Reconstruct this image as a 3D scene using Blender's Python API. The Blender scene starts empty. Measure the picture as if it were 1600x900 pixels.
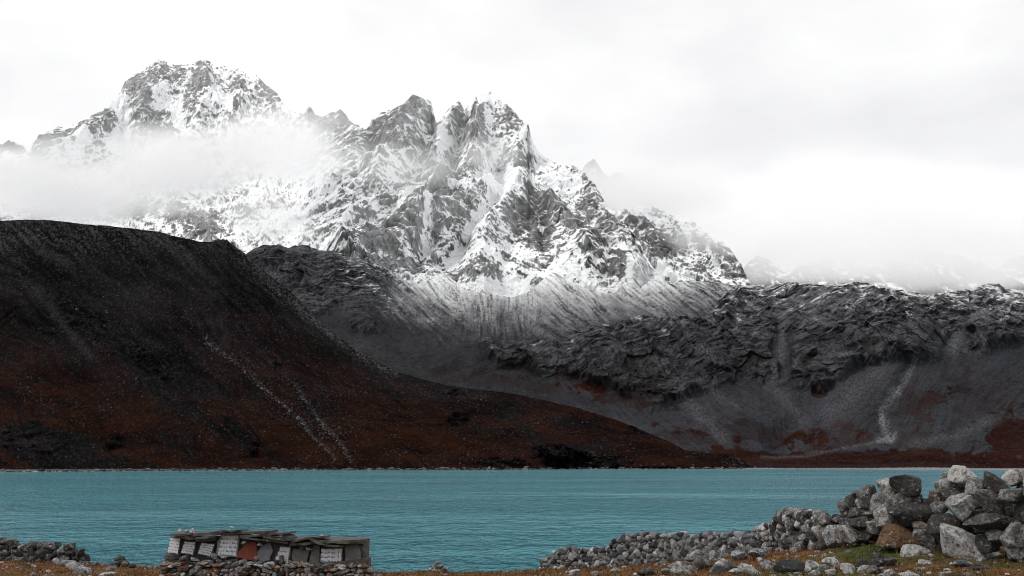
import bpy, bmesh, math, random
import numpy as np
from mathutils import Vector, Matrix, Euler, noise as mnoise

S = bpy.context.scene
COL = S.collection
R = math.radians

# ------------------------------------------------------------------ camera
F = 1570.0            # focal length in pixels of a 1600 px wide frame
CZ = 10.5             # eye height above the lake
PITCH = math.atan(265.0 / F)
cam = bpy.data.cameras.new("camera")
cam.sensor_width = 36.0
cam.lens = F / 1600.0 * 36.0
cam.clip_start = 0.1
cam.clip_end = 60000.0
camo = bpy.data.objects.new("camera", cam)
camo.location = (0, 0, CZ)
camo.rotation_euler = (math.pi / 2 + PITCH, 0, 0)
COL.objects.link(camo)
S.camera = camo

# ------------------------------------------------------------------ view, sky, sun
S.view_settings.view_transform = 'Standard'
S.view_settings.look = 'None'
S.view_settings.exposure = 0.0
S.view_settings.gamma = 1.0
S.render.engine = 'CYCLES'
S.cycles.volume_bounces = 8
S.cycles.max_bounces = 10
S.cycles.diffuse_bounces = 3
S.cycles.glossy_bounces = 3
S.cycles.volume_step_rate = 1.0
S.cycles.volume_max_steps = 256
S.cycles.use_denoising = True
S.cycles.filter_width = 1.0

SUN_EL, SUN_AZ = R(50), R(-112)      # azimuth measured from +Y (into the picture) to the right
world = bpy.data.worlds.new("World")
S.world = world
world.use_nodes = True


def nd(t, typ, **kw):
    n = t.nodes.new(typ)
    for k, v in kw.items():
        setattr(n, k, v)
    return n


def math_(t, op, a, b=None, c=None, clamp=False):
    n = nd(t, 'ShaderNodeMath', operation=op, use_clamp=clamp)
    for i, q in enumerate((a, b, c)):
        if q is None:
            continue
        if isinstance(q, (int, float)):
            n.inputs[i].default_value = q
        else:
            t.links.new(q, n.inputs[i])
    return n.outputs[0]


def mixc(t, f, a, b, blend='MIX'):
    n = nd(t, 'ShaderNodeMix', data_type='RGBA', blend_type=blend)
    for i, q in ((0, f), (6, a), (7, b)):
        if isinstance(q, (int, float)):
            n.inputs[i].default_value = q
        elif isinstance(q, tuple):
            n.inputs[i].default_value = (*q, 1.0) if len(q) == 3 else q
        else:
            t.links.new(q, n.inputs[i])
    return n.outputs[2]


def ramp(t, f, stops, interp='LINEAR'):
    n = nd(t, 'ShaderNodeValToRGB')
    cr = n.color_ramp
    cr.interpolation = interp
    while len(cr.elements) < len(stops):
        cr.elements.new(0.5)
    for e, (p, c) in zip(cr.elements, stops):
        e.position = p
        if isinstance(c, (int, float)):
            c = (c, c, c)
        e.color = (*c, 1.0)
    t.links.new(f, n.inputs[0])
    return n.outputs[0]


def noise_(t, vec, scale, detail=4, rough=0.55, dist=0.0, out=0):
    n = nd(t, 'ShaderNodeTexNoise')
    n.inputs['Scale'].default_value = scale
    n.inputs['Detail'].default_value = detail
    n.inputs['Roughness'].default_value = rough
    n.inputs['Distortion'].default_value = dist
    if vec is not None:
        t.links.new(vec, n.inputs['Vector'])
    return n.outputs[out]


def mapping(t, vec, scale=(1, 1, 1), loc=(0, 0, 0), rot=(0, 0, 0)):
    n = nd(t, 'ShaderNodeMapping')
    n.inputs['Scale'].default_value = scale
    n.inputs['Location'].default_value = loc
    n.inputs['Rotation'].default_value = rot
    t.links.new(vec, n.inputs['Vector'])
    return n.outputs[0]


wt = world.node_tree
wt.nodes.clear()
w_out = nd(wt, 'ShaderNodeOutputWorld')
w_bg = nd(wt, 'ShaderNodeBackground')
wt.links.new(w_bg.outputs[0], w_out.inputs[0])
w_sky = nd(wt, 'ShaderNodeTexSky', sky_type='NISHITA')
w_sky.sun_disc = False
w_sky.sun_elevation = SUN_EL
w_sky.sun_rotation = SUN_AZ
w_sky.altitude = 4700
w_tc = nd(wt, 'ShaderNodeTexCoord')
# overcast deck: soft cloud texture over the whole dome
w_n1 = noise_(wt, mapping(wt, w_tc.outputs['Generated'], (1.0, 1.0, 2.2), (3.1, 0.4, 1.7)), 2.6, 5, 0.5)
w_deck = ramp(wt, w_n1, [(0.30, (8.4, 8.4, 8.55)), (0.48, (9.9, 9.9, 9.95)), (0.62, (11.2, 11.2, 11.2))])
w_mix = mixc(wt, 0.96, w_sky.outputs[0], w_deck)
wt.links.new(w_mix, w_bg.inputs[0])
w_bg.inputs[1].default_value = 0.1

sun = bpy.data.lights.new("sun", 'SUN')
sun.energy = 1.8
sun.angle = R(14)
sun.color = (1.0, 0.97, 0.93)
suno = bpy.data.objects.new("sun", sun)
sd = Vector((math.sin(SUN_AZ) * math.cos(SUN_EL), math.cos(SUN_AZ) * math.cos(SUN_EL), math.sin(SUN_EL)))
suno.rotation_euler = sd.to_track_quat('Z', 'Y').to_euler()
suno.location = (0, 0, 80)
COL.objects.link(suno)


# ------------------------------------------------------------------ helpers
def mat(name):
    m = bpy.data.materials.new(name)
    m.use_nodes = True
    t = m.node_tree
    t.nodes.clear()
    o = nd(t, 'ShaderNodeOutputMaterial')
    return m, t, o


def bsdf(t, o, rough=0.9, spec=0.2):
    b = nd(t, 'ShaderNodeBsdfPrincipled')
    b.inputs['Roughness'].default_value = rough
    b.inputs['Specular IOR Level'].default_value = spec
    t.links.new(b.outputs[0], o.inputs[0])
    return b


def bump(t, b, h, strength, dist):
    n = nd(t, 'ShaderNodeBump')
    n.inputs['Strength'].default_value = strength
    n.inputs['Distance'].default_value = dist
    t.links.new(h, n.inputs['Height'])
    t.links.new(n.outputs[0], b.inputs['Normal'])
    return n


CP, SP = math.cos(PITCH), math.sin(PITCH)


def ray(px, py):
    u = np.asarray(px, float) - 800.0
    v = 450.0 - np.asarray(py, float)
    return u, F * CP - v * SP, F * SP + v * CP


def at(px, py, d):
    """point seen in direction (px, py) at distance d into the scene"""
    dx, dy, dz = ray(px, py)
    k = d / dy
    return Vector((float(dx * k), float(d), float(CZ + dz * k)))


_rng = np.random.default_rng(11)
PERM = np.concatenate([_rng.permutation(256)] * 3).astype(np.int32)
GR = np.array([(1, 1, 0), (-1, 1, 0), (1, -1, 0), (-1, -1, 0), (1, 0, 1), (-1, 0, 1), (1, 0, -1), (-1, 0, -1),
               (0, 1, 1), (0, -1, 1), (0, 1, -1), (0, -1, -1), (1, 1, 0), (0, -1, 1), (-1, 1, 0), (0, -1, -1)], np.float32)


def pn(x, y, z=0.0, seed=0):
    x = np.asarray(x, np.float32) + np.float32(seed * 17.13)
    y = np.asarray(y, np.float32) + np.float32(seed * 5.71)
    z = np.asarray(z, np.float32) + np.float32(seed * 9.37)
    x, y, z = np.broadcast_arrays(x, y, z)
    xi, yi, zi = np.floor(x), np.floor(y), np.floor(z)
    xf, yf, zf = x - xi, y - yi, z - zi
    X, Y, Z = xi.astype(np.int32) & 255, yi.astype(np.int32) & 255, zi.astype(np.int32) & 255
    u = xf * xf * xf * (xf * (xf * 6 - 15) + 10)
    v = yf * yf * yf * (yf * (yf * 6 - 15) + 10)
    w = zf * zf * zf * (zf * (zf * 6 - 15) + 10)

    def g(a, b, c):
        q = GR[PERM[PERM[PERM[X + a] + Y + b] + Z + c] & 15]
        return q[..., 0] * (xf - a) + q[..., 1] * (yf - b) + q[..., 2] * (zf - c)
    l = lambda a, b, t: a + t * (b - a)
    return l(l(l(g(0, 0, 0), g(1, 0, 0), u), l(g(0, 1, 0), g(1, 1, 0), u), v),
             l(l(g(0, 0, 1), g(1, 0, 1), u), l(g(0, 1, 1), g(1, 1, 1), u), v), w)


def fbm(x, y, z=0.0, oct=4, gain=0.5, seed=0, lac=2.03):
    s, a, f = 0.0, 1.0, 1.0
    for i in range(oct):
        s = s + a * pn(x * f, y * f, z * f if not np.isscalar(z) else z, seed + i * 3)
        a *= gain
        f *= lac
    return s


def ridged(x, y, z=0.0, oct=5, gain=0.5, seed=0, lac=2.07):
    s, a, f, w = 0.0, 1.0, 1.0, 1.0
    for i in range(oct):
        n = 1.0 - np.abs(pn(x * f, y * f, z * f, seed + i * 3)) * 1.7
        n = np.clip(n, 0, 1)
        n = n * n * w
        w = np.clip(n * 1.8, 0, 1)
        s = s + a * n
        a *= gain
        f *= lac
    return s


def facets(x, y, seed=0):
    """broken rock: cells, each a plane with a tilt and level of its own (-1..1)"""
    x = np.asarray(x, np.float32) + np.float32(seed * 3.31)
    y = np.asarray(y, np.float32) + np.float32(seed * 7.77)
    xi, yi = np.floor(x), np.floor(y)
    best = np.full(x.shape, 9e9, np.float32)
    val = np.zeros(x.shape, np.float32)
    for a in (-1, 0, 1):
        for b in (-1, 0, 1):
            cx, cy = xi + a, yi + b
            h = PERM[(PERM[cx.astype(np.int32) & 255] + cy.astype(np.int32)) & 255]
            h2 = PERM[h + 31]
            h3 = PERM[h2 + 57]
            h4 = PERM[h3 + 11]
            dx = x - cx - (0.15 + 0.7 * h / 255.0).astype(np.float32)
            dy = y - cy - (0.15 + 0.7 * h2 / 255.0).astype(np.float32)
            d = dx * dx + dy * dy
            k = d < best
            best = np.where(k, d, best)
            val = np.where(k, (h3 / 127.5 - 1) * 0.5 + dx * (h4 / 127.5 - 1) + dy * (PERM[h4 + 5] / 127.5 - 1), val)
    return val


def blur(a, n):
    """box blur in both directions"""
    for ax in (0, 1):
        p = np.pad(a, [(n, n) if i == ax else (0, 0) for i in (0, 1)], mode='edge')
        c = np.cumsum(p, axis=ax)
        c = np.concatenate([np.zeros_like(np.take(c, [0], axis=ax)), c], axis=ax)
        w = 2 * n + 1
        m = c.shape[ax]
        a = (np.take(c, range(w, m), axis=ax) - np.take(c, range(0, m - w), axis=ax)) / w
    return a


def sstep(a, b, x):
    t = np.clip((x - a) / (b - a), 0, 1)
    return t * t * (3 - 2 * t)


def ell(px, py, lst, wob=None):
    """sum of soft rotated ellipses (cx, cy, rx, ry, degrees, amount)"""
    s = np.zeros_like(px)
    for cx, cy, rx, ry, an, am in lst:
        c, n = math.cos(R(an)), math.sin(R(an))
        dx, dy = px - cx, py - cy
        q = np.sqrt(((dx * c + dy * n) / rx) ** 2 + ((-dx * n + dy * c) / ry) ** 2)
        if wob is not None:
            q = q + wob
        s = s + am * (1 - sstep(0.7, 1.15, q))
    return s


def pline(px, py, pts):
    """distance to a polyline"""
    d = np.full(px.shape, 1e9)
    for (ax, ay), (bx, by) in zip(pts[:-1], pts[1:]):
        vx, vy = bx - ax, by - ay
        t = np.clip(((px - ax) * vx + (py - ay) * vy) / (vx * vx + vy * vy), 0, 1)
        d = np.minimum(d, np.hypot(px - ax - t * vx, py - ay - t * vy))
    return d


def tag(o, label=None, cat=None, group=None, kind=None):
    if label:
        o['label'] = label
    if cat:
        o['category'] = cat
    if group:
        o['group'] = group
    if kind:
        o['kind'] = kind
    return o


def link(name, me, parent=None, m=None):
    o = bpy.data.objects.new(name, me)
    COL.objects.link(o)
    if parent is not None:
        o.parent = parent
    if m is not None and me is not None and not me.materials:
        me.materials.append(m)
    return o


def grid_mesh(name, P, attrs=None, smooth=True):
    n, m, _ = P.shape
    me = bpy.data.meshes.new(name)
    me.vertices.add(n * m)
    me.vertices.foreach_set('co', P.astype(np.float32).ravel())
    idx = np.arange(n * m, dtype=np.int32).reshape(n, m)
    q = np.stack([idx[:-1, :-1], idx[:-1, 1:], idx[1:, 1:], idx[1:, :-1]], -1).reshape(-1, 4)
    k = len(q)
    me.loops.add(k * 4)
    me.loops.foreach_set('vertex_index', q.ravel())
    me.polygons.add(k)
    me.polygons.foreach_set('loop_start', np.arange(0, k * 4, 4, dtype=np.int32))
    me.polygons.foreach_set('use_smooth', np.full(k, smooth))
    me.update(calc_edges=True)
    if attrs is not None:
        a = me.color_attributes.new('cover', 'FLOAT_COLOR', 'POINT')
        a.data.foreach_set('color', attrs.astype(np.float32).reshape(-1))
    return me


def norm(a):
    return (a - np.median(a)) / (a.std() + 1e-9)


def grid_normals(P):
    du = np.gradient(P, axis=1)
    dv = np.gradient(P, axis=0)
    n = np.cross(du, dv)
    n /= np.linalg.norm(n, axis=-1, keepdims=True) + 1e-9
    return n


def sheet(x0, x1, nx, ny, top, rfn, zb=None, pyb=None, wtop=None):
    """base surface of a mountain side: columns by bearing, rows from the foot to the crest.
    returns px, py, P, outward direction"""
    px = np.linspace(x0, x1, nx)
    tx = np.array([a for a, b in top], float)
    ty = np.array([b for a, b in top], float)
    pt = np.interp(px, tx, ty)
    v = np.linspace(0, 1, ny)[:, None]
    PX = np.broadcast_to(px, (ny, nx)).copy()
    PB = np.broadcast_to(np.asarray(pyb, float), px.shape)
    PY = PB + (pt - PB) * v
    if wtop is not None:
        PY = PY + wtop(px)[None, :] * v ** 6
    dx, dy, dz = ray(PX, PY)
    h = np.hypot(dx, dy)
    r = rfn(PX, PY, np.broadcast_to(v, PX.shape))
    P = np.stack([dx / h * r, dy / h * r, CZ + dz / h * r], -1)
    out = np.stack([-dx / h * 0.93, -dy / h * 0.93, np.full_like(h, 0.24)], -1)
    return PX, PY, P, out


def add_back(P, n=6, step=140, drop=0.75):
    """the far side of a crest, so that the mountain has a body"""
    rows = [P]
    last = P[-1].copy()
    hd = last[:, :2] / np.linalg.norm(last[:, :2], axis=1, keepdims=True)
    for k in range(1, n + 1):
        q = last.copy()
        q[:, :2] += hd * step * k
        q[:, 2] -= step * k * drop
        rows.append(q[None])
    return np.concatenate(rows, 0)


def pad_attr(A, n=6):
    return np.concatenate([A] + [A[-1:]] * n, 0)

# ------------------------------------------------------------------ terrain material
def terrain_mat(name, rock_a, rock_b, heath_a, heath_b, scree_c, sc=0.05, bstr=0.5, bdist=3.0):
    m, t, o = mat(name)
    b = bsdf(t, o, 0.95, 0.0)
    at_ = nd(t, 'ShaderNodeVertexColor', layer_name='cover')
    sep = nd(t, 'ShaderNodeSeparateColor')
    t.links.new(at_.outputs[0], sep.inputs[0])
    geo = nd(t, 'ShaderNodeNewGeometry')
    pos = geo.outputs['Position']
    n1 = noise_(t, pos, sc, 6, 0.62)
    n2 = noise_(t, pos, sc * 6, 5, 0.6)
    rock = mixc(t, n1, rock_a, rock_b)
    tone = math_(t, 'MULTIPLY_ADD', at_.outputs[1], 1.3, 0.35)
    rock = mixc(t, 1.0, rock, nd_rgb(t, tone), 'MULTIPLY')
    spk = ramp(t, n2, [(0.35, 0.55), (0.6, 1.25)])
    rock = mixc(t, 0.8, rock, spk, 'MULTIPLY')
    heath = mixc(t, ramp(t, noise_(t, pos, sc * 0.35, 6, 0.65), [(0.35, 0.0), (0.65, 1.0)]), heath_a, heath_b)
    heath = mixc(t, 0.85, heath, ramp(t, noise_(t, pos, sc * 8, 4, 0.7), [(0.3, 0.35), (0.7, 1.5)]), 'MULTIPLY')
    scree = mixc(t, 0.9, scree_c, ramp(t, noise_(t, pos, sc * 9, 3, 0.8), [(0.3, 0.45), (0.7, 1.5)]), 'MULTIPLY')
    c = mixc(t, sep.outputs[1], rock, heath)
    c = mixc(t, sep.outputs[2], c, scree)
    c = mixc(t, sep.outputs[0], c, (0.86, 0.87, 0.88))
    t.links.new(c, b.inputs['Base Color'])
    bump(t, b, n2, bstr, bdist)
    return m


def nd_rgb(t, val):
    n = nd(t, 'ShaderNodeCombineColor')
    for i in range(3):
        t.links.new(val, n.inputs[i])
    return n.outputs[0]


def streaks(px, py, zones, fine, long, oct, seed):
    """noise drawn out along the fall line; zones = (centre px, width, degrees), blended so that no line ever bends back"""
    s, w = 0.0, 1e-6
    for i, (cx, wd, an) in enumerate(zones):
        c, n = math.cos(R(an)), math.sin(R(an))
        k = np.exp(-((px - cx) / wd) ** 2)
        b = 3.0 * pn(px / 60, py / 60, 0.0, seed + 40 + i)
        s = s + k * fbm((-px * n + py * c) / fine + b * 0.6, (px * c + py * n) / long, 0.0, oct, 0.62, seed + 7 * i)
        w = w + k
    return s / w


def jag(seed, amp=3.0, fr=1 / 16.0):
    return lambda px: amp * (fbm(px * fr, px * 0, 0.0, 5, 0.6, seed))


# ------------------------------------------------------------------ main snowy mountain
TOP_C = [(-120, 262), (-60, 252), (0, 246), (30, 242), (47, 238), (52, 222), (60, 212), (75, 206), (90, 198), (110, 197), (130, 186), (150, 178),
         (165, 168), (180, 155), (190, 140), (195, 128), (210, 120), (225, 110), (240, 98), (247, 93), (260, 95),
         (275, 99), (290, 100), (300, 98), (318, 95), (330, 99), (345, 101), (360, 103), (375, 108), (383, 113),
         (390, 120), (396, 127), (401, 118), (406, 122), (415, 130), (425, 138), (435, 148), (445, 162), (455, 172), (465, 178),
         (475, 179), (483, 165), (492, 178), (500, 176), (515, 177), (525, 175), (532, 169), (540, 178), (550, 188),
         (562, 196), (572, 198), (580, 190), (590, 178), (600, 173), (610, 170), (620, 168), (632, 166), (640, 157),
         (650, 156), (665, 158), (673, 160), (679, 180), (683, 190), (690, 183), (700, 172), (705, 164), (715, 160),
         (722, 166), (726, 173), (731, 166), (736, 168), (742, 153), (748, 165), (755, 152), (763, 146), (775, 153), (785, 163), (791, 159),
         (795, 168), (803, 174), (812, 185), (824, 200), (828, 218), (835, 232), (848, 243), (860, 250), (875, 256), (890, 262),
         (905, 270), (915, 276), (925, 286), (938, 305), (950, 328), (960, 340), (972, 352), (985, 362), (1000, 380), (1010, 400),
         (1022, 422), (1040, 445), (1070, 462), (1110, 480)]


def r_c(px, py, v):
    r = np.interp(py, [90, 150, 250, 300, 340, 400, 440, 500], [5000, 4650, 4150, 3850, 3650, 3300, 3000, 2650])
    r = r + 900 * sstep(560, 330, px) * sstep(420, 300, py)
    r = r + 260 * np.sin(px / 105.0) * sstep(500, 380, py)
    return r


PX, PY, P, OUT = sheet(-110, 1110, 1250, 480, TOP_C, r_c, pyb=500, wtop=jag(3, 3.2))
# bedding planes dip to the right across the upper faces: warp the co-ordinates along them
X, Y, Z = P[..., 0], P[..., 1], P[..., 2]
wx = fbm(X / 300, Y / 300, Z / 300, 3, seed=4)
wz = fbm(X / 260, Y / 260, Z / 260, 3, seed=8)
# ribs, ledges and broken faces. The beds lean one way left of the summits and the other way right of them:
# three fixed leans, blended across the face
zones = [(-1.0, 0.62, (640, 125, 1.0), (70, 90, 0.8)), (0.1, -0.15, (765, 45, 1.0), (215, 70, 0.9)), (0.95, -0.55, (910, 110, 1.0), (340, 100, 1.0))]
D, hf2, wsum = 0.0, 0.0, 1e-5
for zi, (lean, dip, *cs) in enumerate(zones):
    k = sum(am * np.exp(-((PX + 12 * wx - cx) / wd) ** 2) for cx, wd, am in cs)
    q = math.sqrt(1 + lean * lean)
    A1 = (X + lean * Z) / q + 34 * wx
    L1 = (Z - lean * X) / q + 34 * wz
    S1 = (Z - dip * X) / math.sqrt(1 + dip * dip) + 22 * wx
    T1 = (X + dip * Z) / math.sqrt(1 + dip * dip)
    d_ = ridged(A1 / 190, L1 / 620, Y / 2500, 4, 0.5, seed=21 + zi) * 60 + ridged(A1 / 66, L1 / 190, Y / 1500, 5, 0.55, seed=31 + zi) * 26
    d_ = d_ + ridged(S1 / 50, T1 / 260, Y / 800, 4, 0.6, seed=41 + zi) * 20
    d_ = d_ + 20 * facets(A1 / 70, L1 / 105, 3 + zi) + 9 * facets(A1 / 27, L1 / 44, 6 + zi) + 4 * facets(S1 / 9, T1 / 17, 9 + zi)
    h_ = fbm(S1 / 13, T1 / 62, Y / 100, 4, 0.7, seed=73 + zi) * 0.75 + fbm(A1 / 12, L1 / 58, Y / 100, 4, 0.7, seed=83 + zi) * 0.65
    D = D + k * d_
    hf2 = hf2 + k * h_
    wsum = wsum + k
D = D / wsum
hf2 = hf2 / wsum
D += ridged(X / 24 + wx, Y / 40, Z / 24 + wz, 4, 0.62, seed=51) * 5
# large buttresses and couloirs, traced as crest lines of the relief
DX = PX + 7 * wx + 3 * fbm(PX / 14, PY / 14, 0.0, 3, seed=61)
DY = PY + 7 * wz + 3 * fbm(PX / 14, PY / 14, 5.5, 3, seed=62)
RIDGES = [([(247, 93), (235, 140), (215, 180), (150, 215), (90, 245)], 34, 120), ([(318, 95), (325, 140), (300, 200), (260, 240)], 30, 110),
          ([(383, 113), (372, 150), (350, 200)], 22, 80), ([(205, 128), (190, 170), (130, 215)], 22, 80),
          ([(650, 157), (635, 200), (610, 240), (590, 275)], 34, 150), ([(742, 153), (745, 200), (735, 250)], 26, 170),
          ([(763, 146), (800, 190), (820, 225)], 32, 130), ([(715, 160), (690, 215), (680, 240)], 20, 90),
          ([(828, 218), (800, 262), (815, 270)], 20, 90), ([(890, 262), (915, 290), (935, 330), (960, 370), (990, 420)], 26, 110),
          ([(815, 300), (790, 330), (760, 380), (750, 420)], 36, 150), ([(815, 300), (870, 340), (905, 380), (915, 420)], 34, 130),
          ([(770, 290), (705, 325), (660, 352), (620, 372), (540, 398)], 24, 140), ([(665, 340), (600, 350), (520, 385)], 24, 120),
          ([(690, 292), (670, 320), (660, 335)], 24, 120), ([(750, 262), (720, 290), (690, 300)], 22, 120),
          ([(840, 440), (870, 425), (910, 410)], 22, 70), ([(930, 395), (960, 420), (985, 442)], 30, 110)]
GULL = [([(782, 255), (785, 300), (745, 345), (712, 385), (690, 402)], 15, 110), ([(668, 332), (668, 370), (655, 400)], 11, 90),
        ([(575, 200), (585, 235), (640, 260), (700, 240)], 14, 80), ([(678, 188), (660, 240), (640, 262)], 12, 80),
        ([(728, 175), (712, 230), (700, 260)], 10, 90), ([(195, 170), (190, 200), (200, 225)], 18, 120),
        ([(290, 180), (285, 220), (280, 240)], 12, 80), ([(610, 330), (540, 362), (470, 395), (420, 402)], 16, 110),
        ([(860, 300), (830, 320), (845, 345), (850, 385)], 8, 50), ([(640, 445), (720, 432), (800, 448), (850, 425)], 14, 50)]
for pts, w, a in RIDGES:
    D += a * np.clip(1 - pline(DX, DY, pts) / w, 0, 1)
for pts, w, a in GULL:
    D -= a * np.exp(-(pline(DX, DY, pts) / w) ** 2)
# the lower apron is smooth scree
apron = sstep(452, 480, PY + 10 * wx)
D *= (1 - 0.75 * apron)
vfade = np.linspace(0, 1, P.shape[0])[:, None]
D -= np.mean(D)
D *= 1 - 0.75 * sstep(0.93, 1.0, vfade)
P = P + OUT * D[..., None] * 0.85
N = grid_normals(P)
nz = N[..., 2]
hf = fbm(X / 30, Y / 40, Z / 26, 5, 0.72, seed=71)
wob = 0.65 * fbm(PX / 16, PY / 16, 1.0, 4, 0.65, seed=81)
ROCKS = [(610, 370, 74, 25, -22, .55), (580, 392, 50, 14, -12, .45), (683, 313, 26, 18, -10, .7), (700, 348, 66, 20, -36, .28), (640, 405, 50, 8, -18, .3),
         (812, 348, 32, 20, 10, .6), (838, 376, 26, 20, 0, .65), (872, 352, 36, 20, 12, .5), (835, 322, 22, 14, 20, .3), (915, 340, 22, 22, 0, .5),
         (950, 366, 22, 15, 0, .5), (640, 180, 34, 24, 0, .5), (600, 218, 34, 26, 20, .5), (655, 225, 24, 20, 0, .25), (743, 205, 18, 48, 8, .45), (720, 180, 18, 24, 20, .3),
         (800, 200, 32, 18, 35, .42), (785, 170, 26, 12, 38, .2), (815, 262, 18, 11, -10, .45), (900, 272, 26, 10, 20, .3), (715, 283, 40, 14, -32, .45),
         (650, 413, 70, 16, 0, .4), (745, 432, 50, 10, -8, .45), (852, 406, 44, 11, -14, .5), (922, 402, 26, 22, 0, .5), (960, 440, 22, 13, 0, .6),
         (585, 415, 40, 12, 10, .4), (790, 408, 22, 9, 0, .4), (750, 455, 30, 7, 0, .3), (985, 430, 25, 14, 30, .5), (905, 372, 30, 14, 20, .3),
         (235, 125, 44, 24, -30, .5), (205, 135, 16, 20, 0, .5), (222, 165, 18, 9, -30, .7), (155, 196, 60, 16, -28, .4), (85, 222, 38, 22, -20, .5),
         (238, 196, 48, 26, 25, .42), (262, 208, 22, 16, 0, .4), (313, 140, 24, 22, 10, .5), (318, 112, 18, 18, 0, .4), (370, 138, 18, 12, -35, .5), (290, 160, 20, 16, 0, .3),
         (420, 140, 26, 12, 40, .5), (165, 182, 24, 9, -30, .6), (280, 110, 20, 10, 0, .4), (330, 345, 30, 22, 30, .25), (205, 322, 40, 16, 0, .35), (550, 300, 30, 12, 20, .12),
         (540, 240, 50, 40, 0, .2), (305, 348, 52, 24, 20, .5), (200, 330, 44, 16, -10, .55), (335, 376, 28, 9, 20, .4), (395, 330, 30, 14, 20, .4), (60, 330, 26, 12, 0, .6), (440, 312, 24, 12, 10, .35), (520, 322, 40, 10, -20, .3), (500, 345, 30, 8, -20, .3), (120, 335, 40, 10, 0, .4), (270, 330, 20, 18, 0, .4), (483, 180, 15, 15, 0, .6), (532, 184, 16, 15, 0, .6), (508, 188, 60, 9, 0, .45), (560, 205, 16, 10, 0, .3)]
SNOWS = [(788, 292, 36, 30, 20, .7), (745, 340, 10, 40, 40, .5), (712, 385, 9, 26, 30, .6), (668, 365, 9, 34, 0, .7), (625, 320, 50, 9, -25, .8), (560, 350, 60, 10, -28, .7),
         (490, 385, 60, 12, -18, .8), (880, 290, 36, 12, 25, .5), (835, 250, 24, 14, 40, .4), (735, 160, 8, 30, 20, .3), (765, 180, 8, 24, 10, .4), (690, 225, 10, 22, 20, .5),
         (190, 172, 20, 24, 0, .7), (195, 208, 10, 20, -20, .6), (115, 232, 24, 22, 0, .5), (282, 195, 10, 44, 0, .5), (260, 165, 26, 12, 20, .3), (345, 160, 30, 20, 0, .4), (230, 235, 60, 14, 15, .4),
         (800, 442, 70, 11, -8, .8), (700, 452, 30, 10, -30, .5), (870, 395, 60, 6, -8, .4), (1000, 420, 40, 14, 30, .5), (740, 402, 70, 6, 14, .5), (640, 425, 20, 8, 0, .3), (455, 300, 90, 60, 0, .25),
         (1000, 450, 40, 16, 10, .7), (890, 440, 80, 22, 20, .4)]
ctrl = 1.25 * ell(PX, PY, SNOWS, wob) - 0.9 * ell(PX, PY, ROCKS, wob)
snow = sstep(-0.14, 0.18, 0.40 * np.clip(norm(nz - 0.8 * blur(nz, 45)), -2, 2) + 0.15 * norm(hf) + 0.40 * norm(hf2) + 1.9 * ctrl + 0.58)
snow = np.maximum(snow, 0.14 * sstep(-1.2, 1.6, norm(hf2) + 0.7 * norm(hf)))
# snow on the apron thins out downhill into dusted rubble
dust = apron * sstep(-0.9, 0.8, 0.6 * fbm(PX / 3.2, PY / 3.2, 0.0, 3, 0.7, seed=83) + sstep(490, 420, PY) * 0.7 - 0.25)
dust = dust * np.interp(PY, [440, 460, 480, 500], [.8, .62, .45, .3])
snow = snow * (1 - apron) + np.maximum(dust, 0.35 * snow * apron)
tone = np.clip(0.5 + 0.35 * wx + 0.25 * hf, 0, 1)
snow = snow * np.interp(PY + 14 * wob, [415, 465], [1.0, 0.66])
COVER = np.stack([np.clip(snow, 0, 1), np.zeros_like(snow), apron * 0.7, tone], -1)
M_snow = terrain_mat("snowy_rock", (0.12, 0.122, 0.127), (0.27, 0.27, 0.27), (0.03, 0.015, 0.01), (0.05, 0.02, 0.01), (0.17, 0.17, 0.175), 0.01, 0.6, 6.0)
tag(link("mountain", grid_mesh("mountain", add_back(P), pad_attr(COVER), False), m=M_snow), kind='structure')

# ------------------------------------------------------------------ snowy spur behind its right shoulder
TOP_E = [(900, 345), (950, 332), (985, 326), (1005, 321), (1020, 320), (1033, 326), (1045, 334), (1060, 344), (1072, 346), (1082, 343), (1092, 353), (1102, 362),
         (1120, 372), (1135, 384), (1146, 396), (1156, 411), (1164, 428), (1174, 446), (1190, 456), (1230, 470)]
PX, PY, P, OUT = sheet(900, 1225, 330, 190, TOP_E, lambda a, b, v: np.interp(b, [320, 400, 480], [4500, 4100, 3700]) + 0.9 * (a - 900), pyb=490, wtop=jag(9, 4))
X, Y, Z = P[..., 0], P[..., 1], P[..., 2]
wx = fbm(X / 200, Y / 200, Z / 200, 3, seed=104)
D = ridged((X + 0.75 * Z) / 120 + wx, Z / 600, Y / 1500, 5, 0.55, seed=121) * 55 + ridged(X / 30, Y / 40, Z / 30, 4, 0.6, seed=131) * 9
D -= D.mean()
D *= 1 - 0.7 * sstep(0.93, 1, np.linspace(0, 1, P.shape[0])[:, None])
P = P + OUT * D[..., None]
nz = grid_normals(P)[..., 2]
hf = fbm(X / 26, Y / 40, Z / 22, 4, 0.65, seed=171)
wob = 0.9 * fbm(PX / 22, PY / 22, 1.0, 4, 0.6, seed=181)
ctrl = ell(PX, PY, [(1050, 430, 60, 12, 22, .8), (1010, 332, 40, 10, 20, .4), (1118, 415, 7, 40, -25, .5), (1080, 375, 7, 40, -30, .4)], wob) - \
    ell(PX, PY, [(1020, 375, 46, 26, 20, .45), (1045, 380, 24, 20, 0, .35), (1100, 395, 14, 34, -25, .3), (1135, 420, 12, 18, 0, .35), (1090, 420, 30, 10, 0, .2)], wob)
snow = sstep(-0.28, 0.34, 0.45 * np.clip(norm(nz), -2, 2) + 0.36 * norm(hf) + 1.35 * ctrl + 0.4)
COVER = np.stack([snow, snow * 0, snow * 0, np.clip(0.5 + 0.4 * wx, 0, 1)], -1)
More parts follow.
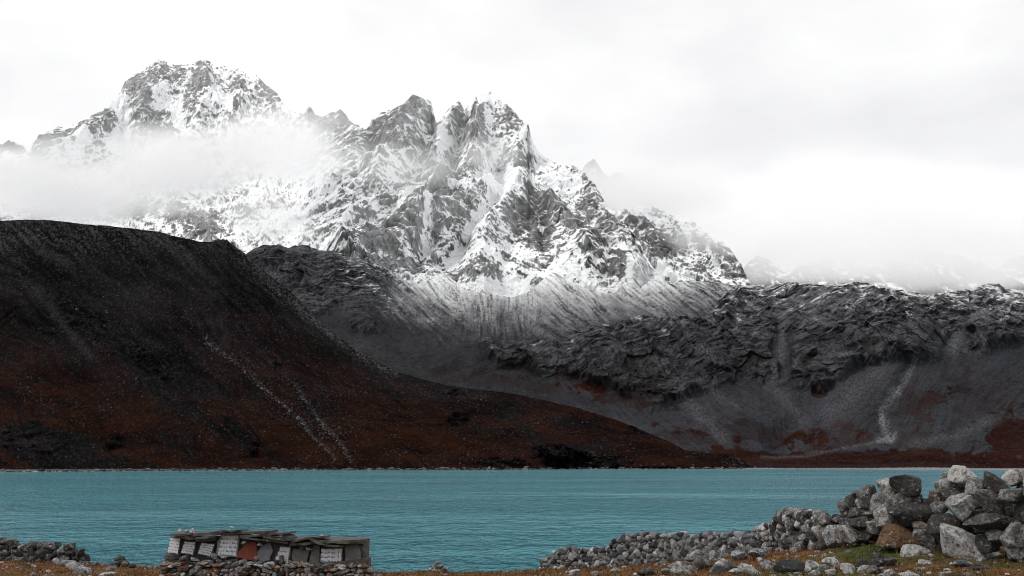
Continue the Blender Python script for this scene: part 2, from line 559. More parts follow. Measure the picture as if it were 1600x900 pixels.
tag(link("mountain_spur", grid_mesh("mountain_spur", add_back(P, 4), pad_attr(COVER, 4)), m=M_snow), kind='structure')


def far_peak(name, top, x0, x1, pyb, r0, seed, nx, ny, bias=0.0):
    PX, PY, P, OUT = sheet(x0, x1, nx, ny, top, lambda a, b, v: r0 + 500 * v, pyb=pyb, wtop=jag(seed, 4.5, 1 / 12))
    X, Y, Z = P[..., 0], P[..., 1], P[..., 2]
    D = ridged(X / 170, Z / 500, Y / 1500, 5, 0.55, seed=seed) * 60
    D -= D.mean()
    D *= 1 - 0.8 * sstep(0.9, 1, np.linspace(0, 1, P.shape[0])[:, None])
    P = P + OUT * D[..., None]
    nz = grid_normals(P)[..., 2]
    sn = sstep(-0.3, 0.3, 0.4 * norm(nz) + bias + 1.2 * fbm(X / 40, Y / 60, Z / 40, 4, 0.6, seed=seed + 5))
    tag(link(name, grid_mesh(name, add_back(P, 4), pad_attr(np.stack([sn, sn * 0, sn * 0, sn * 0 + 0.5], -1), 4)), m=M_snow), kind='structure')


far_peak("distant_mountain", [(-140, 250), (-60, 232), (0, 222), (14, 219), (25, 221), (38, 230), (50, 240), (80, 262), (120, 300)], -130, 115, 330, 6200, 205, 120, 70)
far_peak("rock_pinnacle", [(880, 300), (900, 280), (908, 266), (914, 256), (920, 249), (927, 245), (933, 254), (938, 262), (944, 272), (952, 277), (958, 272), (966, 270), (974, 273), (984, 279), (995, 296), (1030, 325), (1060, 350)],
         875, 1060, 400, 5600, 215, 140, 90, -0.7)
far_peak("distant_mountain", [(1140, 450), (1170, 408), (1185, 400), (1200, 408), (1225, 425), (1250, 415), (1330, 390), (1420, 385), (1500, 400), (1550, 420), (1580, 405), (1610, 395), (1700, 380)], 1145, 1700, 500, 5600, 225, 330, 110, -0.35)

# ------------------------------------------------------------------ cirque: scree, cliff band and knolls beyond the lake
TOP_B = [(330, 420), (370, 404), (385, 398), (398, 391), (415, 386), (435, 384), (450, 390), (458, 388), (475, 387), (490, 391), (500, 393), (520, 394), (540, 402),
         (560, 407), (590, 412), (610, 424), (632, 440), (655, 444), (675, 436), (692, 427), (705, 436), (720, 448), (745, 458), (770, 463), (800, 466), (825, 458), (845, 440), (862, 427), (874, 432), (890, 442), (915, 452), (945, 460), (962, 458), (976, 440), (985, 446), (1000, 452), (1018, 436), (1032, 440), (1050, 444), (1080, 438),
         (1110, 441), (1140, 445), (1165, 448), (1200, 450), (1225, 445), (1245, 444), (1262, 447), (1290, 450), (1315, 446), (1335, 444), (1360, 447), (1382, 452),
         (1400, 453), (1425, 458), (1450, 461), (1480, 462), (1500, 457), (1520, 454), (1545, 446), (1560, 448), (1575, 455), (1600, 458), (1660, 452), (1720, 460)]


def r_b(px, py, v):
    r = np.interp(py, [384, 420, 447, 470, 500, 530, 560, 590, 640, 680, 708, 719, 724, 728, 732, 737],
                  [2620, 2480, 2420, 2300, 2130, 2010, 1930, 1860, 1690, 1540, 1400, 1300, 1200, 1090, 1000, 930])
    mid = sstep(560, 660, px) * sstep(1080, 980, px)
    r = r + mid * np.interp(py, [440, 470, 520, 560, 600], [420, 280, 60, 0, 0])
    r = r + 70 * np.sin(px / 83.0 + 1.0) * sstep(690, 600, py)
    r = r + 120 * np.exp(-((px - 1190) / 60) ** 2) * sstep(680, 520, py)
    return r


PX, PY, P, OUT = sheet(335, 1700, 1180, 430, TOP_B, r_b, pyb=737, wtop=jag(15, 1.6, 1 / 14))
X, Y, Z = P[..., 0], P[..., 1], P[..., 2]
wx = fbm(X / 160, Y / 160, Z / 160, 4, seed=304)
wz = fbm(X / 140, Y / 140, Z / 140, 3, seed=308)
DX = PX + 9 * fbm(PX / 40, PY / 40, 0.0, 4, seed=361)
DY = PY + 9 * fbm(PX / 40, PY / 40, 5.5, 4, seed=362)
# zones of bare cliff
cl_lo = np.interp(DX, [380, 470, 560, 620, 700, 780, 860, 950, 1020, 1080, 1150, 1240, 1290, 1340, 1400, 1450, 1520, 1600, 1700],
                  [440, 500, 470, 450, 500, 570, 585, 600, 640, 620, 600, 612, 610, 575, 566, 572, 560, 540, 530])
cl_hi = np.interp(DX, [380, 470, 540, 600, 650, 700, 780, 860, 940, 1020, 1100, 1165, 1260, 1700], [330, 330, 360, 420, 470, 545, 545, 535, 515, 505, 500, 440, 400, 400])
cliff = sstep(cl_lo + 9, cl_lo - 7, DY) * sstep(cl_hi - 8, cl_hi + 8, DY)
cliff = np.clip(cliff + ell(DX, DY, [(1100, 575, 50, 26, 20, .8), (1045, 610, 36, 16, 20, .8), (1150, 545, 80, 20, 0, .5), (560, 500, 40, 22, 20, .6), (580, 470, 50, 20, 20, .5),
                                      (430, 430, 60, 45, 20, .8), (500, 440, 40, 40, 10, .6), (860, 715, 60, 20, 0, 0.)]), 0, 1)
cliff *= 1 - ell(DX, DY, [(1222, 560, 14, 50, -5, .9), (1490, 545, 20, 34, 30, .7)])
slab = ridged((X + 0.15 * Z) / 80 + 0.6 * wx, Z / 260, Y / 1200, 4, 0.5, seed=321) * 19
blk = ridged(X / 18 + wx, Y / 40, Z / 26 + wz, 3, 0.5, seed=331) * 2.5
S1 = Z - 0.33 * X + 40 * wx
led = ridged(S1 / 17, X / 150, Y / 300, 4, 0.62, seed=341) * 4.5
FC = facets((X + 0.1 * Z) / 64 + .25 * wx, (Z - 0.3 * X) / 80, 11)
scr_n = fbm(X / 70, Y / 70, Z / 300, 4, 0.5, seed=351) * 7
D = (slab + blk + led - 16 + 8 * FC + 4.5 * facets((X + .2 * Z) / 19, S1 / 20, 13) + 1.3 * facets(X / 9, S1 / 7, 15)) * cliff + scr_n * (1 - cliff) * sstep(735, 690, PY)
D += 26 * cliff
fanR = [([(1410, 575), (1370, 620), (1320, 665)], 50, 26), ([(1560, 560), (1500, 620), (1440, 690)], 60, 30), ([(1225, 600), (1180, 650), (1150, 690)], 60, 26),
        ([(1120, 600), (1060, 650), (1020, 690)], 40, 16), ([(880, 440), (940, 480), (1010, 530)], 36, 24), ([(760, 455), (770, 520)], 50, 22),
        ([(630, 450), (690, 510), (740, 550)], 26, 18), ([(545, 485), (590, 540), (620, 590)], 22, 16), ([(1030, 470), (1080, 475), (1060, 500)], 30, 18)]
for pts, w, a in fanR:
    D += a * np.exp(-(pline(DX, DY, pts) / w) ** 2)
fanG = [([(1425, 585), (1400, 625), (1380, 650), (1376, 672), (1392, 690)], 10, 14), ([(1290, 610), (1250, 650), (1210, 690)], 18, 22),
        ([(705, 470), (735, 540)], 12, 14), ([(1222, 500), (1216, 560), (1205, 600)], 12, 20)]
for pts, w, a in fanG:
    D -= a * np.exp(-(pline(DX, DY, pts) / w) ** 2)
D *= sstep(737, 716, PY)
D *= 1 - 0.6 * sstep(0.95, 1, np.linspace(0, 1, P.shape[0])[:, None])
P = P + OUT * D[..., None]
nz = grid_normals(P)[..., 2]
hf = fbm(S1 / 8, X / 40, Y / 60, 4, 0.7, seed=371)
px1 = fbm(PX / 2.6, PY / 2.6, 0.0, 3, 0.75, seed=383)
wob = 0.8 * fbm(PX / 24, PY / 18, 1.0, 4, 0.6, seed=381)
# streaks down the fall line of each scree fan
ZB = [(380, 120, 40), (600, 100, 43), (775, 55, 88), (940, 90, 42), (1120, 90, 38), (1230, 50, 80), (1330, 70, 128), (1460, 80, 118), (1600, 90, 142)]
strk = streaks(PX, PY, ZB, 4.5, 40.0, 4, 391)
strk2 = streaks(PX, PY, ZB, 15.0, 110.0, 3, 394)
# fresh snow: heavy on the high scree in the middle, thinning downhill and to both sides
lvl = np.interp(PX, [340, 480, 560, 620, 700, 760, 850, 960, 1060, 1120, 1200, 1400, 1600], [340, 392, 432, 478, 508, 520, 518, 512, 500, 484, 476, 482, 492])
damt = sstep(lvl + 55, lvl - 70, PY + 30 * strk2 + 18 * wob)
damt = damt * np.interp(PX, [340, 480, 560, 620, 900, 1040, 1120, 1200, 1700], [.25, .5, .75, 1, 1, .9, .74, .72, .76])
dust_s = damt * sstep(-1.0, 1.1, 0.6 * px1 + 1.0 * strk + 0.6 * strk2 + 0.9 * (damt - 0.5)) * np.interp(PY + 12 * strk2 + 6 * wob, [425, 440, 458, 486, 520, 560], [1.0, .86, .60, .38, .21, .07])
dust_c = 0.10 * damt * (1 + norm(hf)).clip(0, 3) + 0.5 * sstep(-0.2, 0.8, 0.36 * np.clip(norm(nz), -2, 2) + 0.42 * norm(hf) + 0.3 * px1 + (damt - 0.50) * 2.2)
snow = dust_s * (1 - cliff) + dust_c * cliff
snow *= sstep(0.02, 0.2, damt) * 0.93
HEATH = [(700, 586, 60, 8, 16, .3), (820, 598, 80, 9, 9, .45), (1000, 585, 60, 12, 10, .35), (1030, 600, 34, 14, 12, .8), (1090, 690, 70, 12, 10, .5), (1180, 680, 120, 18, 5, .55), (1300, 690, 70, 20, 0, .55), (1440, 640, 40, 30, -30, .55), (1330, 655, 30, 30, -40, .2),
         (1580, 690, 60, 40, -35, .95), (1280, 615, 12, 7, 0, .9), (1440, 700, 50, 20, 0, .4), (1340, 715, 260, 8, 0, .9), (1120, 716, 60, 12, 0, .9), (900, 590, 100, 16, 14, .5), (980, 620, 80, 16, 14, .7),
         (1540, 640, 60, 50, -30, .3), (1480, 610, 40, 30, -30, .25)]
heath = np.clip(ell(PX, PY, HEATH, wob) + sstep(712, 722, PY + 4 * wob) * 0.9, 0, 1) * (1 - 0.8 * cliff)
heath *= sstep(-0.6, 0.1, px1 + 0.3)
pale = np.zeros_like(PX)
for pts, w, am in [([(1428, 575), (1414, 600), (1400, 618)], 5, .55), ([(1400, 618), (1384, 640), (1376, 660)], 6, .62), ([(1376, 660), (1385, 678), (1392, 690)], 7, .75), ([(1398, 688), (1375, 692)], 5, .8), ([(1385, 693), (1330, 704), (1260, 714), (1190, 718)], 2.4, .3),
                   ([(1560, 655), (1490, 690), (1430, 704)], 9, .22), ([(1225, 500), (1220, 560), (1210, 600)], 7, .4), ([(1150, 640), (1085, 600), (1040, 575)], 6, .15), ([(1010, 560), (1080, 640), (1130, 690)], 10, .28), ([(1180, 590), (1260, 660)], 9, .2),
                   ([(1500, 520), (1490, 555)], 9, .5), ([(1370, 590), (1300, 650)], 22, .22), ([(1080, 545), (1120, 575)], 8, .3)]:
    pale = pale + am * np.exp(-(pline(PX + 5 * wob, PY + 3 * px1, pts) / w) ** 2)
shore = sstep(731.2, 732.4, PY + 0.5 * px1)
scree = np.clip((1 - cliff) * (0.10 + 0.62 * sstep(-0.45, 0.75, strk + 0.8 * px1 + 0.5 * strk2)), 0, 1)
heath *= (1 - np.clip(pale, 0, 1)) * (1 - shore)
scree = np.clip(scree + pale * 0.6 + shore, 0, 1) * (1 - heath)
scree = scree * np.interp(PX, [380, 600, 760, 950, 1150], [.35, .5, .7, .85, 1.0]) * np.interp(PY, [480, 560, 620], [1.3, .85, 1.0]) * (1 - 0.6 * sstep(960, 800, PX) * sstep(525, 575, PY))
crk = np.clip(1 - np.abs(pn(X / 17 + .6 * wx, Z / 60, Y / 200, 345)) * 14, 0, 1) + np.clip(1 - np.abs(pn(S1 / 22, X / 120, Y / 200, 347)) * 11, 0, 1)
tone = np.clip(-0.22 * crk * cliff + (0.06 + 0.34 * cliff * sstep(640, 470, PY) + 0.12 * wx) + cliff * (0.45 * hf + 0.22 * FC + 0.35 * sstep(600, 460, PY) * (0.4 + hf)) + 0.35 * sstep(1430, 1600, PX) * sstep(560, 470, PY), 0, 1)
snow = np.maximum(snow, np.clip(pale, 0, 1) * 0.13 * sstep(-0.6, 0.5, px1) + shore * 0.17)
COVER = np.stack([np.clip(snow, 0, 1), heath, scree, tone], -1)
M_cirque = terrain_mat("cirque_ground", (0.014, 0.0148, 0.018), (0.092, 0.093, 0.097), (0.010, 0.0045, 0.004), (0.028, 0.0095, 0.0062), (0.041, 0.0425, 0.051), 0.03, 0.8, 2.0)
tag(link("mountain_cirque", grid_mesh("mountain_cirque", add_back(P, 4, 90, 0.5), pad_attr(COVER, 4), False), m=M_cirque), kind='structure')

# ------------------------------------------------------------------ dark heather hillside on the left
TOP_A = [(-140, 352), (-60, 346), (0, 343), (30, 342), (60, 342), (95, 346), (130, 351), (170, 354), (210, 358), (250, 364), (290, 374), (312, 379), (326, 380), (336, 376),
         (348, 374), (355, 374), (362, 382), (372, 388), (385, 399), (400, 412), (425, 432), (450, 452), (485, 486), (520, 519), (550, 540), (580, 560), (620, 580), (660, 592), (700, 601),
         (740, 608), (780, 612), (820, 619), (860, 627), (900, 638), (950, 653), (1000, 670), (1040, 688), (1070, 704), (1100, 708), (1130, 710), (1160, 720), (1175, 728), (1190, 736)]


def r_a(px, py, v):
    r0 = np.interp(px, [-140, 0, 600, 830, 950, 1170], [850, 845, 870, 905, 950, 985])
    r1 = np.interp(px, [-140, 0, 385, 520, 700, 900, 1070, 1190], [1560, 1540, 1580, 1480, 1330, 1190, 1060, 990])
    return r0 + (r1 - r0) * v ** 1.05


PX, PY, P, OUT = sheet(-130, 1186, 950, 330, TOP_A, r_a, pyb=np.interp(np.linspace(-130, 1186, 950), [-130, 0, 1186], [737, 737, 735]), wtop=jag(25, 1.2, 1 / 30))
X, Y, Z = P[..., 0], P[..., 1], P[..., 2]
vv = np.linspace(0, 1, P.shape[0])[:, None] + 0 * PX
wx = fbm(X / 110, Y / 110, Z / 110, 4, seed=404)
ZA = [(0, 220, 38), (380, 200, 43), (620, 120, 36), (850, 150, 18), (1080, 140, 14)]
strk = streaks(PX, PY, ZA, 8.0, 80.0, 4, 491)
strk2 = streaks(PX, PY, ZA, 30.0, 200.0, 3, 494)
px1 = fbm(PX / 2.4, PY / 2.4, 0.0, 3, 0.75, seed=483)
D = 7 * strk2 + 9 * fbm(X / 90, Y / 90, Z / 90, 3, 0.45, seed=421) + 0.8 * ridged(X / 6, Y / 6, Z / 6, 3, 0.6, seed=425)
STREAMS = [[(282, 492), (330, 535), (400, 592), (470, 655), (525, 712)], [(344, 492), (400, 540), (455, 595), (500, 655), (535, 690), (552, 720)], [(382, 402), (450, 462), (520, 522), (616, 580)], [(60, 455), (110, 520), (140, 560)]]
st = [pline(PX + 4 * px1, PY + 5 * wx, s) for s in STREAMS]
for d in st[:2]:
    D -= 7 * np.exp(-(d / 9) ** 2)
outc = ell(PX + 9 * wx, PY + 6 * px1, [(870, 712, 44, 16, 4, 1), (920, 722, 70, 10, 0, .7), (780, 722, 40, 8, 0, .6), (50, 690, 60, 28, 10, .5), (225, 560, 60, 14, 40, .5), (130, 500, 90, 26, 42, .5),
                                        (436, 564, 8, 5, 0, 1), (180, 690, 16, 10, 0, .8), (392, 700, 10, 10, 0, .7), (940, 640, 30, 8, 12, .6), (720, 610, 26, 7, 8, .5), (715, 655, 22, 8, 0, .8), (1000, 665, 25, 8, 10, .6),
                                        (345, 380, 34, 9, 20, .6), (390, 400, 20, 8, 40, .6)])
D += outc * (ridged(X / 16, Y / 20, Z / 14, 4, 0.6, seed=431) * 9 - 2)
D *= sstep(0.0, 0.05, vv) * (1 - 0.6 * sstep(0.96, 1, vv))
P = P + OUT * D[..., None]
nz = grid_normals(P)[..., 2]
rimd = pline(PX, PY, [(345, 376), (385, 399), (450, 452), (520, 519), (580, 560), (700, 601), (800, 616)])
red = sstep(450, 690, PY + 70 * strk2 + 40 * wx) * (0.25 + 0.75 * sstep(4, 60, rimd + 22 * strk))
tone = np.clip(0.35 + 0.4 * wx + 0.3 * strk + 0.2 * px1, 0, 1)
heath = np.clip(red * sstep(-0.75, 0.05, strk + 0.5 * strk2 + 0.35 * px1 + 0.15 * wx + ell(PX, PY, [(130, 470, 130, 60, 40, -.55), (260, 560, 120, 60, 42, -.5), (60, 690, 110, 30, 10, -.8), (300, 640, 80, 40, 40, -.2), (120, 620, 130, 40, 20, .4), (600, 690, 130, 50, 10, .5), (900, 690, 150, 30, 14, -.1)], wx)), 0, 1) * (1 - outc)
scree = 0.42 * np.exp(-(st[0] / 2.6) ** 2) * sstep(480, 640, PY + 60 * wx) + 0.42 * np.exp(-(st[1] / 2.8) ** 2) * sstep(480, 640, PY) + 0.4 * np.exp(-(st[2] / 9) ** 2) + 0.5 * np.exp(-(st[3] / 7) ** 2)
scree = np.clip(scree * sstep(-0.9, 0.5, px1) + 0.55 * sstep(0.42, 0.7, px1 + 0.25 * strk + 0.2 * wx) + 0.5 * sstep(470, 350, PY) * sstep(-0.1, 0.5, px1 + strk) * 0.5, 0, 1)
snow = 0.10 * sstep(-0.2, 0.7, px1 + 0.5 * strk) * (0.45 * np.exp(-(st[2] / 12) ** 2) + 0.30 * sstep(430, 350, PY)) + 0.12 * scree * sstep(0.1, 0.5, px1) * np.clip(np.exp(-(st[0] / 6) ** 2) + np.exp(-(st[1] / 6) ** 2) * sstep(560, 640, PY), 0, 1)
edge = sstep(0.012, 0.002, vv)
scree = np.clip(scree + edge * 0.8, 0, 1)
COVER = np.stack([np.clip(snow + 0.12 * edge, 0, 1), heath * (1 - scree), scree, tone], -1)
M_hill = terrain_mat("heather_slope", (0.0035, 0.0033, 0.0038), (0.015, 0.0143, 0.0155), (0.0050, 0.0028, 0.0024), (0.0195, 0.0076, 0.0048), (0.034, 0.033, 0.035), 0.06, 0.6, 0.6)
tag(link("hill", grid_mesh("hill", add_back(P, 4, 60, 0.45), pad_attr(COVER, 4)), m=M_hill), kind='structure')
HILL_P, HILL_X, HILL_Y = P, PX, PY

# ------------------------------------------------------------------ lake
m, t, o = mat("glacial_water")
b = bsdf(t, o, 0.10, 0.5)
b.inputs['IOR'].default_value = 1.333
geo = nd(t, 'ShaderNodeNewGeometry')
pos = geo.outputs['Position']
wn = noise_(t, mapping(t, pos, (0.006, 0.010, 1)), 1.0, 5, 0.6)
wc = mixc(t, ramp(t, wn, [(0.35, 0), (0.65, 1)]), (0.024, 0.165, 0.215), (0.042, 0.235, 0.285))
t.links.new(wc, b.inputs['Base Color'])
w0 = noise_(t, mapping(t, pos, (0.22, 0.10, 1), rot=(0, 0, 0.15)), 1.0, 2, 0.5, 0.3)
w1 = noise_(t, mapping(t, pos, (0.62, 0.36, 1), rot=(0, 0, -0.2)), 1.0, 3, 0.55, 0.4)
w2 = noise_(t, mapping(t, pos, (1.6, 1.1, 1), rot=(0, 0, 0.25)), 1.0, 3, 0.6, 0.3)
hh = math_(t, 'MULTIPLY_ADD', w2, 0.30, math_(t, 'MULTIPLY_ADD', w1, 0.9, math_(t, 'MULTIPLY', w0, 1.3)))
calm = ramp(t, noise_(t, mapping(t, pos, (0.0045, 0.016, 1), (3, 1, 0)), 1.0, 4, 0.55), [(0.36, 0.35), (0.52, 1.0)])
hh = math_(t, 'MULTIPLY', hh, calm)
bump(t, b, hh, 1.0, 2.4)
me = bpy.data.meshes.new("lake")
me.from_pydata([(-2500, 40, 0), (2500, 40, 0), (2500, 1700, 0), (-2500, 1700, 0)], [], [(0, 1, 2, 3)])
tag(link("lake", me, m=m), kind='structure')


# ------------------------------------------------------------------ mist and cloud banks hanging on the mountain
def puff(px, py, d, rx, ry, rd, dens, seed, a=2.2, bb=3.2, c=0.35, sc=1 / 420.0, rot=0.0, alb=0.985):
    """one bank of cloud: an ellipsoid of air whose density is broken up by noise. rx, ry in photo px at distance d"""
    k = d / F
    ce = at(px, py, d)
    bm = bmesh.new()
    bmesh.ops.create_icosphere(bm, subdivisions=3, radius=1.0)
    me = bpy.data.meshes.new("cloud_bank")
    bm.to_mesh(me)
    bm.free()
    m, t, o = mat("cloud")
    v = nd(t, 'ShaderNodeVolumePrincipled')
    v.inputs['Color'].default_value = (alb, alb, alb + 0.004, 1)
    v.inputs['Anisotropy'].default_value = 0.25
    tc = nd(t, 'ShaderNodeTexCoord')
    ln = nd(t, 'ShaderNodeVectorMath', operation='LENGTH')
    t.links.new(tc.outputs['Object'], ln.inputs[0])
    fall = math_(t, 'SUBTRACT', 1.0, ln.outputs['Value'])
    geo = nd(t, 'ShaderNodeNewGeometry')
    nn = noise_(t, mapping(t, geo.outputs['Position'], (1, 1, 1.5), (seed * 311.0, seed * 97.0, 0)), sc, 6, 0.58, 0.0)
    nn = math_(t, 'MULTIPLY', math_(t, 'SUBTRACT', nn, 0.5), bb)
    q = math_(t, 'SUBTRACT', math_(t, 'MULTIPLY_ADD', fall, a, nn), c, clamp=True)
    # fade out at the rim so that no outline shows
    rim = math_(t, 'MULTIPLY', fall, 4.0, clamp=True)
    q = math_(t, 'MULTIPLY', q, rim)
    t.links.new(math_(t, 'MULTIPLY', q, dens), v.inputs['Density'])
    t.links.new(v.outputs[0], o.inputs['Volume'])
    ob = link("cloud_bank", me, m=m)
    ob.location = ce
    ob.scale = (rx * k, rd, ry * k)
    ob.rotation_euler = (0, rot, 0)
    tag(ob, kind='stuff')
    return ob


puff(110, 296, 2900, 340, 62, 560, 0.0095, 1, bb=4.6, c=.42, alb=.92, sc=1 / 360)
puff(330, 258, 3000, 200, 62, 480, 0.0070, 2, bb=4.6, c=.45, alb=.93, sc=1 / 300)
puff(460, 232, 3500, 150, 70, 420, 0.0062, 3, a=2.6, bb=4.4, c=.5, alb=.96, sc=1 / 260)
puff(425, 345, 2700, 110, 42, 320, 0.0036, 4, alb=.955, sc=1 / 280)
puff(640, 262, 3500, 150, 34, 300, 0.0022, 5, sc=1 / 200)
puff(770, 240, 3700, 70, 26, 200, 0.0032, 6, sc=1 / 180)
puff(1040, 300, 4400, 140, 60, 420, 0.0050, 7, alb=.955, sc=1 / 300)
puff(955, 288, 5000, 120, 66, 320, 0.0052, 13, c=0.1, alb=.97, sc=1 / 300)
puff(1120, 360, 3600, 120, 50, 260, 0.0042, 12, alb=.965, sc=1 / 240)
puff(1370, 335, 4700, 420, 110, 500, 0.0042, 8, c=0.1, alb=.975)
puff(1250, 405, 4300, 200, 50, 400, 0.0042, 9, c=0.2, alb=.92, sc=1 / 300)
puff(1500, 410, 4300, 260, 56, 450, 0.0042, 10, c=0.2, alb=.90, sc=1 / 300)
puff(520, 210, 2950, 760, 210, 260, 0.00034, 11, a=1.0, bb=0.8, c=-0.35)

# ------------------------------------------------------------------ the near bank: a turf slope falling to the lake
CTRL = [(-260, 884, 56), (-60, 884, 54), (60, 884, 52), (130, 886, 52), (190, 888, 50), (250, 890, 48), (60, 899, 38), (160, 900, 40), (-60, 905, 36),
        (255, 908, 29.2), (400, 908, 29.2), (575, 908, 29.2), (300, 902, 33), (520, 902, 33), (600, 897, 46), (645, 893.5, 47), (690, 894, 47), (740, 898, 46), (800, 896, 46),
        (848, 891, 48), (900, 889.5, 45), (960, 888, 42), (1000, 886.5, 40), (1050, 884, 37.5), (1100, 879, 35), (1150, 872, 32), (1220, 862, 28), (1265, 856, 25.5), (1312, 852, 22),
        (1340, 850, 20.4), (1400, 852, 19.6), (1440, 862, 18.8), (1500, 880, 17.2), (1560, 878, 16.6), (1640, 884, 16.0), (1760, 884, 15.5),
        (850, 899, 36), (960, 899, 28), (1060, 895, 25), (1150, 888, 23), (1230, 880, 21), (1320, 874, 18.5), (1380, 880, 17), (1450, 888, 15.5), (1540, 896, 14.2),
        (1300, 899, 14.5), (1150, 902, 16.5), (1000, 912, 19), (800, 925, 24), (500, 930, 22), (200, 930, 24), (0, 930, 24), (-200, 930, 26),
        (1400, 960, 9), (1000, 980, 10), (600, 990, 12), (200, 990, 13), (1700, 950, 9)]
DROP = [(-260, 66, 3.2), (0, 64, 3.0), (200, 60, 3.1), (400, 58, 2.8), (600, 57, 2.6), (740, 56, 2.6), (850, 60, 2.8), (1000, 56, 3.4), (1150, 50, 4.2), (1280, 42, 5.4), (1400, 36, 6.4), (1600, 34, 6.6), (1800, 34, 6.6),
        (-300, 84, -1.2), (0, 82, -1.2), (300, 80, -1.2), (600, 78, -1.3), (800, 78, -1.3), (1000, 78, -1.2), (1200, 74, -1.2), (1400, 66, -1.2), (1650, 62, -1.2), (1900, 62, -1.2), (400, 96, -2.5), (1000, 96, -2.5), (1600, 90, -2.5), (0, 98, -2.5)]
cp = [at(*c) for c in CTRL]
for px, d, z in DROP:
    q = at(px, 800, d)
    cp.append(Vector((q.x, q.y, z)))
CPX = np.array([[q.x, q.y] for q in cp])
CPZ = np.array([q.z for q in cp])


def tps(d):
    return np.where(d > 1e-9, d * d * np.log(d + 1e-12), 0.0)


nC = len(cp)
K = tps(np.hypot(CPX[:, None, 0] - CPX[None, :, 0], CPX[:, None, 1] - CPX[None, :, 1])) + np.eye(nC) * 1.5
Pm = np.concatenate([np.ones((nC, 1)), CPX], 1)
SOL = np.linalg.solve(np.block([[K, Pm], [Pm.T, np.zeros((3, 3))]]), np.concatenate([CPZ, np.zeros(3)]))


def gz(X, Y):
    X, Y = np.asarray(X, float), np.asarray(Y, float)
    s = SOL[nC] + SOL[nC + 1] * X + SOL[nC + 2] * Y
    for i in range(nC):
        s = s + SOL[i] * tps(np.hypot(X - CPX[i, 0], Y - CPX[i, 1]))
    return s + 0.05 * pn(X * 0.9, Y * 0.9, 0.0, 5) + 0.02 * pn(X * 3.1, Y * 3.1, 0.0, 6)


GREEN = [(1372, 862, 1.3, 1.0), (1330, 880, .7, .4), (1425, 880, .8, .5), (1580, 886, 1.0, .9), (1480, 897, .6, .5), (1340, 896, .7, .8), (1240, 899, .7, .8), (1180, 899, .6, .7), (1050, 897, .5, .5)]


def ground_hit(px, py, lo=8.0, hi=60.0):
    d = np.linspace(lo, hi, 900)
    dx, dy, dz = ray(px, py)
    X, Z = dx / dy * d, CZ + dz / dy * d
    b = Z - gz(X, d)
    k = np.argmax(b < 0)
    if b[k] >= 0:
        k = len(d) - 1
    return float(d[k])


GC = []
for px, py, rr, am in GREEN:
    q = at(px, py, ground_hit(px, py))
    GC.append((q.x, q.y, rr, am))


def greenness(X, Y):
    s = 0.0 * X
    for gx, gy, rr, am in GC:
        s = s + am * np.exp(-(((X - gx) / rr) ** 2 + ((Y - gy) / (rr * 1.1)) ** 2))
    return np.clip(s + 0.35 * fbm(X * 0.7, Y * 0.7, 0.0, 3, 0.5, 505) * (s > 0.05), 0, 1)


def turf_colour(t, pos, gat):
    n1 = noise_(t, pos, 1.1, 5, 0.6)
    n2 = noise_(t, pos, 9.0, 4, 0.65)
    brown = mixc(t, ramp(t, n1, [(0.36, 0), (0.62, 1)]), (0.040, 0.020, 0.010), (0.145, 0.062, 0.022))
    brown = mixc(t, ramp(t, noise_(t, pos, 0.8, 4, 0.6, 0.0), [(0.52, 0), (0.66, 0.75)]), brown, (0.105, 0.082, 0.026))
    gre = mixc(t, n1, (0.020, 0.028, 0.008), (0.068, 0.072, 0.020))
    c = mixc(t, gat, brown, gre)
    return mixc(t, 0.8, c, ramp(t, n2, [(0.3, 0.4), (0.7, 1.45)]), 'MULTIPLY'), n2


xs = np.concatenate([np.arange(-48, -24, 0.6), np.arange(-24, 16, 0.22), np.arange(16, 40, 0.8)])
ys = np.concatenate([np.arange(5, 58, 0.24), np.arange(58, 100, 0.8)])
GX, GY = np.meshgrid(xs, ys)
GZ = gz(GX, GY) + 0.035 * fbm(GX * 1.7, GY * 1.7, 0.0, 3, 0.55, 507)
gg = greenness(GX, GY)
m, t, o = mat("turf")
b = bsdf(t, o, 0.95, 0.05)
at_ = nd(t, 'ShaderNodeVertexColor', layer_name='cover')
geo = nd(t, 'ShaderNodeNewGeometry')
sep = nd(t, 'ShaderNodeSeparateColor')
t.links.new(at_.outputs[0], sep.inputs[0])
c, n2 = turf_colour(t, geo.outputs['Position'], sep.outputs[0])
grit = ramp(t, noise_(t, geo.outputs['Position'], 14.0, 3, 0.7), [(0.60, 0), (0.68, 0.8)])
c = mixc(t, grit, c, (0.22, 0.20, 0.19))
# bare wet stones along the water's edge
sepz = nd(t, 'ShaderNodeSeparateXYZ')
t.links.new(geo.outputs['Position'], sepz.inputs[0])
edge = ramp(t, math_(t, 'MULTIPLY', sepz.outputs[2], 0.25), [(0.1, 1), (0.5, 0)])
c = mixc(t, edge, c, (0.09, 0.085, 0.08))
t.links.new(c, b.inputs['Base Color'])
bump(t, b, n2, 0.8, 0.06)
M_turf = m
tag(link("ground", grid_mesh("ground", np.stack([GX, GY, GZ], -1), np.stack([gg, gg, gg, gg], -1)), m=M_turf), kind='structure')


